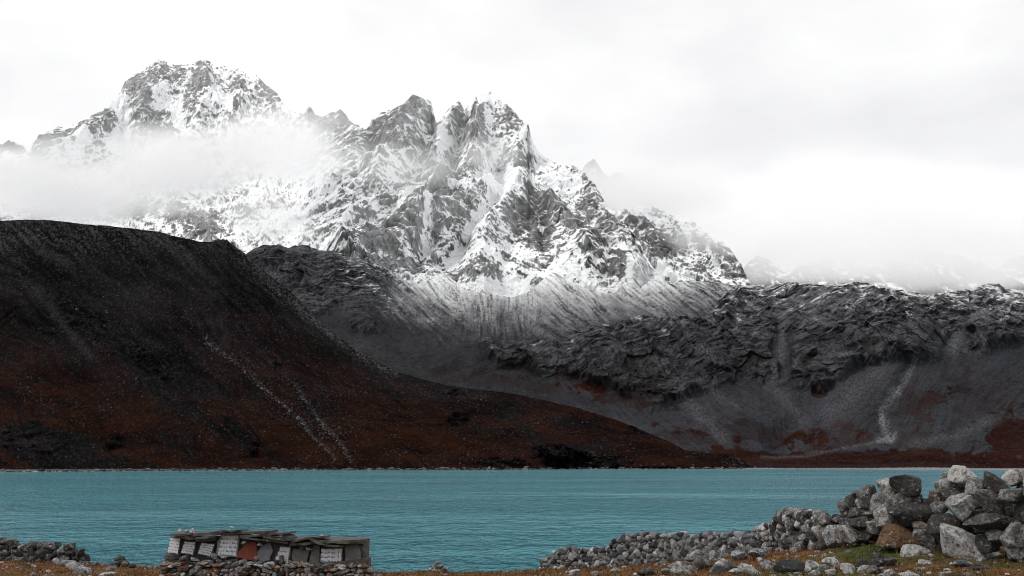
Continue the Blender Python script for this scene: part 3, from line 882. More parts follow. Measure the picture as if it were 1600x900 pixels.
# ------------------------------------------------------------------ stones
def stone_verts(seed, sub=3, flat=1.0, cuts=14, rough=0.035):
    rnd = random.Random(seed)
    bm = bmesh.new()
    bmesh.ops.create_icosphere(bm, subdivisions=sub, radius=1.0)
    V = np.array([v.co[:] for v in bm.verts])
    Fc = [[v.index for v in f.verts] for f in bm.faces]
    bm.free()
    n = V / np.linalg.norm(V, axis=1, keepdims=True)
    # a boulder: a rounded block broken along several planes
    p = 5.0
    r = 1.0 / (np.abs(n[:, 0]) ** p + np.abs(n[:, 1]) ** p + np.abs(n[:, 2]) ** p) ** (1 / p)
    for k in range(cuts):
        a = np.array([rnd.gauss(0, 1), rnd.gauss(0, 1), rnd.gauss(0, 1)])
        a /= np.linalg.norm(a)
        off = rnd.uniform(0.52, 0.92)
        dt = n @ a
        lim = np.where(dt > 0.05, off / np.maximum(dt, 0.05), 9.0)
        r = np.minimum(r, lim) * 0.97 + 0.03 * r
    s = seed * 3.7
    r = r * (1 + rough * 1.8 * fbm(n[:, 0] * 1.6 + s, n[:, 1] * 1.6, n[:, 2] * 1.6, 2, 0.5, seed % 50)
             + rough * fbm(n[:, 0] * 5 + s, n[:, 1] * 5, n[:, 2] * 5, 3, 0.6, seed % 40))
    V = n * r[:, None]
    ext = (V.max(0) - V.min(0)) / 2
    V = (V - (V.max(0) + V.min(0)) / 2) / ext
    return V, Fc


def stone_mesh(seed, sub=3, **k):
    V, Fc = stone_verts(seed, sub, **k)
    me = bpy.data.meshes.new("stone")
    me.from_pydata(V.tolist(), [], Fc)
    me.polygons.foreach_set('use_smooth', np.ones(len(Fc), bool))
    me.set_sharp_from_angle(angle=R(30))
    return me


def stone_mat(name, red=0.0):
    m, t, o = mat(name)
    b = bsdf(t, o, 0.85, 0.25)
    oi = nd(t, 'ShaderNodeObjectInfo')
    geo = nd(t, 'ShaderNodeNewGeometry')
    off = nd(t, 'ShaderNodeVectorMath', operation='ADD')
    t.links.new(geo.outputs['Position'], off.inputs[0])
    cm = nd(t, 'ShaderNodeCombineXYZ')
    t.links.new(math_(t, 'MULTIPLY', oi.outputs['Random'], 37.0), cm.inputs[0])
    t.links.new(cm.outputs[0], off.inputs[1])
    p = off.outputs[0]
    n1 = noise_(t, p, 3.5, 6, 0.65)
    n2 = noise_(t, p, 19.0, 6, 0.75)
    n3 = noise_(t, p, 8.0, 5, 0.65)
    c = mixc(t, 0.9, oi.outputs['Color'], ramp(t, n1, [(0.32, 0.3), (0.68, 1.7)]), 'MULTIPLY')
    c = mixc(t, 0.85, c, ramp(t, n2, [(0.35, 0.25), (0.62, 1.6)]), 'MULTIPLY')
    # pale crustose lichen in specks and patches, more of it on pale stones
    lum = nd(t, 'ShaderNodeRGBToBW')
    t.links.new(oi.outputs['Color'], lum.inputs[0])
    th = math_(t, 'MULTIPLY_ADD', lum.outputs[0], 0.75, math_(t, 'MULTIPLY_ADD', n3, 0.75, math_(t, 'MULTIPLY', n2, 0.6)))
    li = ramp(t, th, [(0.78, 0.0), (0.90, 0.7)])
    c = mixc(t, li, c, (0.46, 0.455, 0.44))
    dk = ramp(t, noise_(t, mapping(t, p, (1, 1, 1), (9, 4, 2)), 14.0, 5, 0.75), [(0.55, 0.0), (0.63, 0.85)])
    c = mixc(t, dk, c, (0.025, 0.024, 0.024))
    ol = ramp(t, noise_(t, mapping(t, p, (1, 1, 1), (2, 8, 5)), 6.0, 5, 0.65), [(0.63 - red, 0.0), (0.74 - red, 0.85)])
    c = mixc(t, ol, c, (0.26, 0.075, 0.028))
    t.links.new(c, b.inputs['Base Color'])
    bump(t, b, math_(t, 'ADD', n2, n1), 0.9, 0.05)
    return m


M_stone = stone_mat("lichened_stone")
M_stone_red = stone_mat("rust_lichened_stone", 0.12)
BLOCKS = [stone_mesh(100 + i, 4, cuts=10 + i % 7) for i in range(14)]
SMALL = [stone_mesh(200 + i, 3, rough=0.05) for i in range(12)]
SLABS = [stone_mesh(300 + i, 3, cuts=7, rough=0.04) for i in range(6)]
for me in BLOCKS + SMALL + SLABS:
    me.materials.append(M_stone)
RED_SMALL = []
for me in SMALL[:6] + BLOCKS[:4]:
    q = me.copy()
    q.materials.clear()
    q.materials.append(M_stone_red)
    RED_SMALL.append(q)
rnd = random.Random(5)


def tint(tone, warm=0.0):
    v = 0.016 + 0.35 * tone ** 1.6
    j = rnd.uniform(-0.03, 0.03)
    return (v * (1.0 + warm + j), v * (1.0 + 0.1 * warm), v * (1.0 - 0.5 * warm - j), 1.0)


def stone(me, loc, dims, rot, tone, parent=None, warm=0.0, name="stone"):
    ob = link(name, me)
    ob.location = loc
    ob.scale = dims
    ob.rotation_euler = rot
    ob.color = tint(tone, warm)
    if parent is not None:
        ob.parent = parent
        ob.matrix_parent_inverse = Matrix.Translation(-parent.location)
    return ob


def thing(name, loc, label, cat, group=None):
    e = bpy.data.objects.new(name, None)
    COL.objects.link(e)
    e.location = loc
    e.empty_display_size = 0.2
    return tag(e, label, cat, group, "thing")


def joined_stones(name, items, parent=None, m=None):
    """many stones too small to pick apart, as one mesh: (location, dims, rotation, tone)"""
    VV, FF, CC = [], [], []
    proto = [stone_verts(700 + i, 1 if len(items) > 900 else 2, rough=0.05, cuts=11) for i in range(8)]
    n0 = 0
    for loc, dims, rot, tone in items:
        V, Fc = proto[rnd.randrange(8)]
        M = np.array(Euler(rot).to_matrix())
        W = (V * np.array(dims)) @ M.T + np.array(loc)
        VV.append(W)
        FF.append(np.array(Fc) + n0)
        CC.append(np.tile(np.array(tint(tone)), (len(V), 1)))
        n0 += len(V)
    V, Fa, Ca = np.concatenate(VV), np.concatenate(FF), np.concatenate(CC)
    me = bpy.data.meshes.new(name)
    me.from_pydata(V.tolist(), [], Fa.tolist())
    a = me.color_attributes.new('cover', 'FLOAT_COLOR', 'POINT')
    a.data.foreach_set('color', Ca.astype(np.float32).ravel())
    ob = link(name, me, None, m)
    if parent is not None:
        ob.parent = parent
        ob.matrix_parent_inverse = Matrix.Translation(-parent.location)
    return tag(ob, kind='stuff')


m, t, o = mat("small_stones")
b = bsdf(t, o, 0.88, 0.2)
vc = nd(t, 'ShaderNodeVertexColor', layer_name='cover')
geo = nd(t, 'ShaderNodeNewGeometry')
c = mixc(t, 0.85, vc.outputs[0], ramp(t, noise_(t, geo.outputs['Position'], 20.0, 5, 0.7), [(0.3, 0.35), (0.7, 1.7)]), 'MULTIPLY')
t.links.new(c, b.inputs['Base Color'])
bump(t, b, noise_(t, geo.outputs['Position'], 30.0, 4, 0.6), 0.7, 0.03)
M_pebble = m


# ---- tall wall of big boulders on the right
def zoom3(zx, zy):
    return 1260 + zx / 4.706, 710 + zy / 4.706


def wall_d(px):
    return float(np.interp(px, [1265, 1315, 1440, 1600, 1700], [23.5, 20.6, 18.9, 16.6, 15.6]))


BIG = [(1150, 152, 160, 110, 8, .78), (1035, 172, 76, 76, 0, .55), (1040, 238, 180, 112, -25, .5), (1090, 290, 190, 84, -12, .28), (1162, 215, 84, 84, 0, .45), (1250, 240, 140, 118, 15, .72),
       (1400, 228, 205, 118, 22, .18), (1520, 172, 140, 104, -10, .7), (1590, 238, 80, 80, 0, .25), (1540, 302, 190, 100, 8, .45), (1160, 382, 240, 165, -8, .66), (1385, 352, 255, 145, 25, .36),
       (942, 312, 66, 80, -40, .28), (990, 392, 118, 90, -20, .42), (1045, 512, 250, 126, 0, .18), (1365, 502, 340, 136, -5, .24), (1585, 420, 96, 130, 20, .16), (1575, 505, 90, 80, 0, .2),
       (1132, 575, 76, 34, 0, .5), (1285, 440, 110, 66, 0, .2), (1195, 690, 430, 215, 14, .74), (1400, 600, 135, 84, 10, .5), (1535, 600, 190, 180, 8, .5), (1340, 655, 150, 120, 0, .2), (1592, 772, 115, 64, 0, .6),
       (885, 622, 205, 150, 15, .52), (1015, 640, 100, 84, 0, .34), (850, 525, 135, 76, 0, .4), (690, 612, 275, 152, 8, .2), (580, 238, 115, 118, 30, .62), (642, 205, 80, 46, 0, .35), (745, 228, 225, 134, 0, .15),
       (745, 332, 215, 98, -8, .48), (640, 386, 135, 90, 20, .45), (795, 420, 330, 175, -25, .2), (572, 462, 138, 158, 10, .6), (520, 362, 126, 118, -25, .58), (455, 312, 118, 126, -30, .34), (392, 362, 60, 66, 0, .6),
       (370, 300, 66, 56, 0, .25), (330, 342, 70, 96, 20, .25), (280, 377, 96, 76, 0, .4), (380, 425, 126, 60, 0, .3), (470, 440, 90, 50, 0, .45), (290, 442, 86, 78, 0, .4), (300, 512, 96, 86, 0, .35), (400, 502, 126, 86, 0, .25),
       (500, 535, 118, 88, 0, .68), (320, 592, 168, 118, 0, .66), (190, 602, 125, 136, 0, .6), (425, 592, 90, 66, 0, .45), (660, 522, 90, 60, 0, .3), (460, 490, 80, 50, 0, .3), (1700, 300, 180, 150, 0, .4), (1710, 470, 190, 160, 5, .3), (1720, 640, 200, 200, 0, .5),
       (1690, 190, 130, 90, 0, .6), (560, 560, 70, 60, 0, .4), (1080, 600, 90, 60, 0, .3), (1470, 600, 90, 80, 0, .3), (930, 470, 80, 60, 0, .3), (1490, 420, 60, 60, 0, .2), (1545, 720, 130, 110, 0, .5)]
base = at(1460, 870, 18.2)
tall = thing("stone_wall", base, "tall rough wall of big lichened boulders above the lake at the far right", "stone wall", "dry stone walls on the near bank")
for i, (zx, zy, w, h, an, tone) in enumerate(BIG):
    px, py = zoom3(zx, zy)
    big = w * h > 9000
    d = wall_d(px) - (0.16 if big else 0.0) - (0.22 if zx == 690 else 0) + rnd.uniform(-0.07, 0.07)
    k = d / F / 4.706
    me = BLOCKS[i % len(BLOCKS)]
    rot = Euler((rnd.uniform(-0.12, 0.12), R(an), rnd.uniform(-0.25, 0.25)))
    dim = (w * k * 0.60, (0.45 * w + 0.35 * h) * k * 0.62 + 0.05, h * k * 0.60)
    warm = 0.9 if zx == 690 else (0.35 if zx in (942, 850) else rnd.uniform(-0.02, 0.09))
    s = stone(me, at(px, py, d), dim, rot, tone if zx != 690 else .24, tall, warm)
    if zx == 690:
        tag(s, "long rust brown boulder with orange lichen at the foot of the wall")
# the wall goes on beyond the right edge of the picture
for j in range(46):
    px, row = 1640 + 300 * rnd.random(), rnd.randrange(5)
    d = float(np.interp(px, [1640, 1950], [15.9, 13.2])) + rnd.uniform(-.1, .25)
    q = at(px, 850, d)
    w = rnd.uniform(.22, .4)
    stone(BLOCKS[j % 14], (q.x, d, float(gz(q.x, d)) + .16 + row * .3 + rnd.uniform(-.05, .05)), (w, w * .8, w * .7), (rnd.uniform(-.3, .3), rnd.uniform(-.3, .3), rnd.uniform(0, 6)), rnd.uniform(.15, .7), tall, rnd.uniform(0, .08))
# stones of the inner side, seen only through the joints
fill_top = [(1265, 812), (1300, 812), (1320, 790), (1340, 775), (1370, 762), (1400, 756), (1438, 764), (1450, 790), (1465, 772), (1485, 752), (1505, 750), (1530, 762), (1560, 760), (1600, 752), (1640, 755)]
for j in range(70):
    px = rnd.uniform(1315, 1640)
    top = float(np.interp(px, *zip(*fill_top))) + 16
    bot = float(np.interp(px, [1300, 1360, 1440, 1500, 1640], [846, 846, 858, 868, 874]))
    py = rnd.uniform(top, bot)
    if any(math.hypot(px - hx, (py - hy)) < 13 for hx, hy in ((1453, 815), (1473, 803), (1590, 799), (1542, 800), (1446, 778))):
        continue
    d = wall_d(px) + rnd.uniform(0.28, 0.5)
    k = d / F
    w = rnd.uniform(20, 34) * k
    stone(BLOCKS[j % 14], at(px, py, d), (w * 0.55, w * 0.5, w * 0.40), (rnd.uniform(-.3, .3), rnd.uniform(-.4, .4), rnd.uniform(0, 6)), rnd.uniform(.1, .5), tall, rnd.uniform(-0.02, 0.1))


# ---- long low wall of small stones running away along the bank
def packed(path, size, rows_depth, sink=0.05):
    """stones laid in rough courses along a wall line. path rows: px, py of the top, py of the foot, distance"""
    A = np.array(path, float)
    out = []
    L = 0.0
    seg = np.arange(0, len(A) - 1, 0.02)
    prev, acc = None, 0.0
    pts = []
    for s_ in seg:
        i = int(s_)
        f = s_ - i
        row = A[i] * (1 - f) + A[i + 1] * f
        ft = at(row[0], row[2], row[3])
        tp = at(row[0], row[1], row[3])
        pts.append((ft, tp.z - ft.z))
    xy = np.array([[p.x, p.y] for p, _ in pts])
    cum = np.concatenate([[0], np.cumsum(np.hypot(*np.diff(xy, axis=0).T))])
    s_ = 0.0
    step = size * 0.86
    row_h = size * 0.62
    k = 0
    while s_ < cum[-1]:
        i = int(np.searchsorted(cum, s_))
        i = min(i, len(pts) - 2)
        ft, H = pts[i]
        tn = (pts[min(i + 3, len(pts) - 1)][0] - pts[max(i - 3, 0)][0])
        tn.z = 0
        tn.normalize()
        nn = Vector((-tn.y, tn.x, 0))
        if nn.y > 0:
            nn = -nn
        g0 = float(gz(ft.x, ft.y))
        H = ft.z + H - g0
        n = max(1, int(round((H - 0.3 * size) / row_h)) + 1)
        for r_ in range(n):
            for dd in range(rows_depth):
                if dd == 1 and r_ < n - 2 and rnd.random() < 0.5:
                    continue
                sz = size * rnd.choice((0.7, 0.85, 1.0, 1.0, 1.25, 1.5))
                if r_ == n - 1:
                    sz = min(sz, size * 1.1)
                taper = (r_ / max(n, 1)) * 0.10
                p = ft + tn * (rnd.uniform(-.3, .3) * size + (r_ % 2) * 0.45 * step) + nn * (-dd * size * 0.95 - taper + rnd.uniform(-.06, .06))
                z = g0 - sink + 0.42 * size + r_ * row_h + rnd.uniform(-.06, .06) * size
                out.append(((p.x, p.y, z), (sz * 0.60, sz * rnd.uniform(.42, .6), sz * rnd.uniform(.36, .48)),
                            (rnd.uniform(-.35, .35), rnd.uniform(-.35, .35), rnd.uniform(0, 6.28)), min(1, max(.08, rnd.gauss(.44, .2)))))
        s_ += step
        k += 1
    return out


LOW = [(846, 878, 891, 48), (862, 867, 890.5, 47), (876, 858, 890, 46.3), (896, 859, 889.5, 45.3), (912, 862, 889.5, 44.5), (950, 858, 888.5, 42.6), (958, 845, 888, 42), (976, 840, 887, 41.2), (1000, 838, 886.5, 40), (1040, 838, 884.5, 38),
       (1080, 837, 881, 36), (1120, 840, 876, 33.8), (1150, 838, 872, 32), (1178, 835, 868, 30.4), (1192, 828, 866, 29.6), (1206, 824, 864, 28.8), (1222, 814, 862, 27.9), (1242, 806, 859, 26.9), (1264, 803, 856, 25.5), (1282, 803, 854, 24.3), (1296, 813, 853, 23.3), (1314, 816, 852, 21.6)]
low = thing("stone_wall", at(1080, 882, 36.5), "long low wall of many small grey stones stepping down towards the water in the middle", "stone wall", "dry stone walls on the near bank")
items = packed(LOW, 0.27, 2)
items.sort(key=lambda q: q[0][1] - 3.0 * (q[0][2] - float(gz(q[0][0], q[0][1]))))
for i, (loc, dim, rot, tone) in enumerate(items[:300]):
    stone(SMALL[i % len(SMALL)] if dim[0] < 0.19 else BLOCKS[i % 14], loc, dim, rot, tone, low, rnd.uniform(-0.02, 0.1))
if len(items) > 300:
    joined_stones("rubble", items[300:], low, M_pebble)

# ---- dark low wall at the left edge
LEFT = [(-90, 850, 884, 54), (-40, 848, 884, 54), (0, 847, 883.5, 53.5), (10, 848, 883.5, 53.5), (18, 854, 883.5, 53.3), (30, 853, 883.5, 53), (45, 853, 883.5, 52.6), (56, 850, 883.5, 52.4), (70, 854, 884, 52), (84, 860, 884.5, 52), (104, 859, 885, 52), (120, 862, 885.5, 52), (128, 872, 886, 52), (133, 880, 886, 52)]
left = thing("stone_wall", at(60, 884, 52.3), "short low wall of dark grey boulders on brown turf at the left edge", "stone wall", "dry stone walls on the near bank")
its = packed(LEFT, 0.44, 2)
its.sort(key=lambda q: q[0][1])
for i, (loc, dim, rot, tone) in enumerate(its[:300]):
    stone(BLOCKS[i % 14], loc, dim, rot, tone * 0.6, left, rnd.uniform(-0.02, 0.06))


# ---- small heaps of stones
def heap(px, py, d, n, w, h, label, tone0, size):
    e = thing("cairn", at(px, py, d), label, "cairn", "small stone heaps along the bank")
    for j in range(n):
        f = (j + 0.5) / n
        wx_ = w * (1 - f) ** 0.8
        q = at(px, py, d)
        x, y = q.x + rnd.uniform(-wx_, wx_), q.y + rnd.uniform(-wx_, wx_) * 0.5
        z = float(gz(x, y)) + f * h + 0.02
        sz = size * rnd.uniform(.7, 1.3)
        stone(SMALL[j % 12], (x, y, z), (sz * 0.6, sz * .55, sz * 0.36), (rnd.uniform(-.4, .4), rnd.uniform(-.4, .4), rnd.uniform(0, 6)), min(1, max(.05, rnd.gauss(tone0, .2))), e)


heap(685, 893.5, 46.5, 26, 0.42, 0.34, "little pointed cairn of pale and dark stones on the orange turf by the water", .45, 0.22)
heap(188, 887, 47, 22, 0.42, 0.40, "squat dark heap of stones between the left wall and the carved stone wall", .15, 0.26)

# ---- single stones lying on the turf: (px, py, w, h, angle, tone, warm, label)
G_L = "loose stones lying on the turf in front of the walls"
PALE = "small pale stone lying loose in the rubble in front of the low wall"
GREY = "small grey stone lying loose in the rubble in front of the low wall"


def z4(x, y, w, h):
    return 800 + x / 3.077, 760 + y / 3.077, w / 3.077, h / 3.077


def z3(x, y, w, h):
    return 1260 + x / 4.706, 710 + y / 4.706, w / 4.706, h / 4.706


LOOSE = [(z3(55, 825, 118, 72), 0, .72, 0, "broad pale stone just right of the long dark purple slab"),
         (z3(182, 800, 118, 76), 8, .70, 0, "large pale angular stone behind the white pointed stone in the front row"),
         (z3(268, 832, 66, 54), 0, .55, 0, "greenish grey stone wedged left of the white pointed stone"),
         (z3(318, 848, 120, 78), 12, .82, 0, "white pointed stone standing in the front row of rubble"),
         (z3(190, 868, 76, 44), 0, .72, 0, "pale stone at the bottom edge below the large pale angular stone"), (z3(140, 842, 80, 54), 0, .5, 0, "greyish stone behind the white pointed stone in the front row of rubble"),
         (z3(410, 806, 108, 56), 0, .10, 0, "flat black stone left of the tilted dark slab below the green patch"),
         (z3(450, 850, 135, 66), -15, .60, 0, "long light grey stone leaning against the tilted dark slab"),
         (z3(540, 790, 100, 84), -38, .15, 0, "tilted dark slate slab pointing up in the front row of rubble"),
         (z3(620, 795, 96, 60), 0, .26, 0, "dark grey squarish stone right of the tilted dark slab"),
         (z3(620, 876, 96, 50), 0, .74, .1, "pinkish white block at the bottom edge below the tilted dark slab"),
         (z3(560, 852, 60, 44), 0, .35, 0, "small grey stone under the right end of the tilted dark slab"), (z3(760, 888, 136, 40), 0, .72, 0, "flat whitish stone at the bottom edge below the rust brown boulder"),
         (z3(880, 800, 96, 42), 0, .66, .05, "pale flat stone lying on the turf below the grey wall boulders"),
         (z3(812, 706, 195, 74), -4, .76, .05, "smooth pale domed stone on the grass at the foot of the tall wall"),
         (z3(1145, 808, 145, 54), 0, .30, -.1, "bluish grey flat stone in front of the big white base boulder"),
         (z3(1300, 822, 118, 44), 0, .32, -.1, "mossy green grey stone right of the bluish flat stone"),
         (z3(1256, 846, 56, 28), 0, .12, 0, "small black stone under the mossy green grey stone"),
         (z3(855, 845, 96, 26), 0, .6, .1, "low thin stone on the turf below the right part of the tall wall"), (z3(510, 612, 136, 44), -6, .7, .05, "pale flat stones slab at the top of the green grass patch"),
         (z3(605, 690, 84, 42), 0, .6, 0, "light grey stone under the left end of the rust brown boulder"), (z3(922, 745, 48, 26), 0, .75, 0, "tiny white stone right of the smooth pale domed stone"),
         (z3(60, 872, 84, 32), 0, .6, 0, "small pale stone at the bottom left corner of the front rubble row"), (z3(1040, 882, 110, 34), 0, .6, .08, "pale wedge of stone at the bottom edge under the big white base boulder"),
         (z4(1098, 335, 96, 44), 0, .58, 0, "angular grey block with a pale face at the foot of the low wall"), (z4(1190, 325, 96, 44), 0, .56, 0, "broad grey stone with reddish underside at the foot of the low wall"),
         (z4(1020, 380, 76, 52), 0, .76, 0, "whitish rounded stone in the rubble left of the dark brown gap stone"), (z4(920, 370, 86, 52), 10, .30, .1, "dark tilted stone with brown faces in the middle of the rubble"),
         (z4(822, 400, 96, 54), 20, .62, 0, "long pale slab slanting down at the left end of the rubble"), (z4(1080, 412, 72, 30), 0, .6, 0, "flat grey stone below the whitish rounded stone of the rubble"), (z4(1145, 405, 110, 42), 18, .72, 0, "pale slanting slab left of the pointed grey stone"),
         (z4(1238, 384, 92, 44), 15, .52, 0, "pointed light grey stone left of the long dark purple slab"), (z4(1346, 390, 136, 52), 2, .09, -.12, "long dark purple slate slab lying in the front row of rubble"),
         (z4(650, 416, 96, 34), 0, .12, 0, "dark flat slab at the bottom edge below the low wall"), (z4(870, 400, 46, 34), 0, .5, 0, "little grey stone left of the dark tilted stone with brown faces"), (z4(905, 332, 86, 46), 0, .55, 0, "flat pale stone on top of the rubble against the low wall"),
         (z4(985, 402, 76, 44), 0, .35, 0, "grey stone just right of the whitish rounded stone in the rubble"), (z4(300, 416, 50, 26), 0, .75, 0, "isolated white stone on orange turf near the end of the low wall"), (z4(500, 408, 56, 22), 0, .6, 0, "lone small light stone on brown turf left of the dark flat slab"), (z4(745, 412, 56, 30), 0, .5, 0, "grey stone low in the rubble right of the dark flat slab"),
         (z4(780, 388, 60, 30), 0, .55, 0, "grey stone above the long pale slanting slab in the rubble"), (z4(1050, 388, 60, 44), 0, .28, 0, "dark grey stone between the whitish rounded stone and the pale slanting slab"), (z4(960, 350, 56, 34), 0, .45, 0, "grey stone at the wall foot behind the dark tilted stone"), (z4(860, 350, 56, 36), 0, .5, 0, "grey stone at the wall foot left of the dark tilted stone"), (z4(1300, 300, 40, 20), 0, .65, 0, "small pale stone on the open turf above the long dark purple slab"),
         (z4(400, 420, 44, 22), 0, .55, 0, "small pale stone near the bottom edge left of the dark flat slab"), (z4(1360, 305, 36, 20), 0, .72, 0, "small pale stone on the open turf right of the long dark purple slab"), (z4(1440, 340, 44, 14), 0, .72, 0, "thin white flake of stone on the turf above the pale stones at right"),
         ((52, 885, 8, 5), 0, .75, 0, "small white stone on the brown turf in front of the left wall"), ((51, 897, 8, 6), 0, .7, 0, "pale stone at the bottom edge below the left wall"),
         ((128, 893, 26, 12), 10, .62, 0, "light grey boulder at the bottom end of the rubble from the left wall"), ((165, 899, 24, 8), 0, .7, 0, "pale flat stone at the bottom edge right of the left wall rubble"), ((172, 889, 12, 9), 0, .6, 0, "light stone beside the squat dark heap")]
for i, ((px, py, w, h), an, tone, warm, label) in enumerate(LOOSE):
    d = ground_hit(px, min(py + h * 0.46, 908))
    k = d / F
    z0 = at(px, py, d)
    dim = (w * k * 0.54, (0.5 * w + 0.3 * h) * k * 0.6, h * k * 0.60)
    loc = Vector((z0.x, d + dim[1] * 0.55, at(px, py, d + dim[1] * .55).z))
    gzz = float(gz(loc.x, loc.y))
    loc.z = max(min(loc.z, gzz + dim[2] * 0.75), gzz + 0.2 * dim[2])
    me = (SLABS if tone < .2 else BLOCKS)[i % (6 if tone < .2 else 14)]
    s = stone(me, loc, dim, (rnd.uniform(-.12, .12), R(an), rnd.uniform(-.3, .3)), tone, None, warm, name="loose_stone")
    tag(s, label, "stone", G_L)

# rubble trailing from the left wall, gravel in the turf, wet stones along the shore
items = []
for j in range(46):
    f = rnd.random()
    px, py = 82 + 55 * f + rnd.gauss(0, 5), 876 + 18 * f + rnd.gauss(0, 1.5)
    d = ground_hit(px, py)
    q = at(px, py, d)
    s_ = rnd.uniform(.10, .24)
    items.append(((q.x, q.y, float(gz(q.x, q.y)) + s_ * .3), (s_, s_ * .8, s_ * .6), (rnd.random(), rnd.random(), rnd.random() * 6), rnd.uniform(.3, .8)))
for j in range(60):
    px = rnd.choice((rnd.uniform(135, 175), rnd.uniform(205, 252)))
    d = rnd.uniform(46, 50)
    q = at(px, 888, d)
    s_ = rnd.uniform(.08, .2)
    items.append(((q.x, q.y, float(gz(q.x, q.y)) + s_ * .3), (s_, s_ * .8, s_ * .6), (rnd.random(), rnd.random(), rnd.random() * 6), rnd.uniform(.1, .6)))
joined_stones("rubble", items, None, M_pebble)
items = []
while len(items) < 2600:
    px = rnd.uniform(-30, 1640)
    d = 11 + 40 * rnd.random() ** 1.3
    q = at(px, 890, d)
    z = float(gz(q.x, q.y))
    dens = 0.35 + 0.9 * float(pn(q.x * 0.5, q.y * 0.5, 0.0, 77)) + (0.35 if 1020 < px < 1460 else 0)
    if rnd.random() > dens:
        continue
    s_ = rnd.choice((.012, .018, .022, .03, .045)) * rnd.uniform(.8, 1.5) * (d / 20) ** .5
    items.append(((q.x, q.y, z + s_ * .3), (s_ * 1.2, s_, s_ * .6), (rnd.uniform(-.4, .4), rnd.uniform(-.4, .4), rnd.random() * 6), min(1, max(.1, rnd.gauss(.6, .2)))))
joined_stones("gravel", items, None, M_pebble)

# ---- grass
nb = 60000
r_ = np.random.default_rng(3)
px = r_.uniform(-40, 1640, nb)
d = 10 + 44 * r_.random(nb) ** 1.2
dx, dy, dz = ray(px, np.full(nb, 890.0))
X, Y = dx / dy * d, d
Z = gz(X, Y)
gr = greenness(X, Y)
keep = (fbm(X * .9, Y * .9, 0.0, 3, .5, 91) + .25 + gr * .6 + r_.uniform(-.3, .3, nb)) > 0
X, Y, Z, gr = X[keep], Y[keep], Z[keep], gr[keep]
n = len(X)
a = r_.uniform(0, 6.283, n)
h = r_.uniform(.03, .10, n) * (0.8 + Y / 45)
w = r_.uniform(.004, .009, n) * (0.6 + Y / 22)
lx, ly = r_.normal(0, .5, n) * h, r_.normal(0, .5, n) * h
V = np.empty((n, 3, 3))
V[:, 0] = np.stack([X - np.cos(a) * w, Y - np.sin(a) * w, Z - .01], -1)
V[:, 1] = np.stack([X + np.cos(a) * w, Y + np.sin(a) * w, Z - .01], -1)
V[:, 2] = np.stack([X + lx, Y + ly, Z + h], -1)
me = bpy.data.meshes.new("grass")
me.vertices.add(n * 3)
me.vertices.foreach_set('co', V.astype(np.float32).ravel())
me.loops.add(n * 3)
me.loops.foreach_set('vertex_index', np.arange(n * 3, dtype=np.int32))
me.polygons.add(n)
me.polygons.foreach_set('loop_start', np.arange(0, n * 3, 3, dtype=np.int32))
me.update(calc_edges=True)
ca = me.color_attributes.new('cover', 'FLOAT_COLOR', 'POINT')
ca.data.foreach_set('color', np.repeat(np.stack([gr, gr, gr, gr], -1), 3, 0).astype(np.float32).ravel())
m, t, o = mat("grass")
b = bsdf(t, o, 0.8, 0.1)
at_ = nd(t, 'ShaderNodeVertexColor', layer_name='cover')
sep = nd(t, 'ShaderNodeSeparateColor')
t.links.new(at_.outputs[0], sep.inputs[0])
geo = nd(t, 'ShaderNodeNewGeometry')
c, n2 = turf_colour(t, geo.outputs['Position'], sep.outputs[0])
t.links.new(mixc(t, 1.0, c, (1.25, 1.25, 1.15), 'MULTIPLY'), b.inputs['Base Color'])
tag(link("grass", me, m=m), kind='stuff')

# ---- boulders strewn over the dark hillside
items = []
rr = np.random.default_rng(8)
ny, nx = HILL_X.shape
tries = 0
while len(items) < 2600 and tries < 60000:
    tries += 1
    j, i = int(rr.integers(4, ny - 4)), int(rr.integers(2, nx - 2))
    px, py = HILL_X[j, i], HILL_Y[j, i]
    dens = 0.05 + 0.5 * math.exp(-((px - 150) / 150) ** 2 - ((py - 500 - 0.75 * (px - 150)) / 55) ** 2) + 0.6 * math.exp(-((px - 500 - .2 * (py - 640)) / 60) ** 2 - ((py - 680) / 50) ** 2) + 0.35 * float(pn(np.float32(px / 45), np.float32(py / 45), 0.0, 63))
    if rr.random() > dens:
        continue
    p = HILL_P[j, i]
    s_ = float(rr.choice([.35, .45, .6, .8, 1.2], p=[.46, .3, .16, .065, .015])) * float(rr.uniform(.8, 1.3))
    items.append(((p[0], p[1], p[2] + s_ * .2), (s_ * 1.2, s_, s_ * .8), (float(rr.random()), float(rr.random()), float(rr.random() * 6)), float(np.clip(rr.normal(.17, .09), .04, .5))))
joined_stones("scree", items, None, M_pebble)

# stones along the foot of the far shore
items = []
for k_ in range(900):
    i = int(rr.integers(40, nx - 4))
    col = HILL_P[:, i]
    j = int(np.argmax(col[:, 2] > 0.15))
    p = col[j]
    s_ = float(rr.choice([.5, .8, 1.2, 1.9], p=[.45, .3, .18, .07]))
    hd = p[:2] / np.hypot(*p[:2])
    off = float(rr.normal(0, 2.2))
    items.append(((p[0] + hd[0] * off, p[1] + hd[1] * off, max(0.1, p[2] + off * .3)), (s_ * 1.5, s_, s_ * .7), (float(rr.random()) * .5, 0.0, float(rr.random() * 6)), float(np.clip(rr.normal(.28, .14), .05, .7))))
joined_stones("shore_stones", items, None, M_pebble)

# ------------------------------------------------------------------ wall of carved prayer stones
MD = 29.0
mani = thing("prayer_wall", at(415, 908, MD), "mani wall of upright carved prayer tablets under a roof of slate slabs by the lake", "prayer wall")


def z6(x, y):
    return 250 + x / 9.41, 815 + y / 9.41


def z7(x, y):
    return 410 + x / 9.41, 815 + y / 9.41


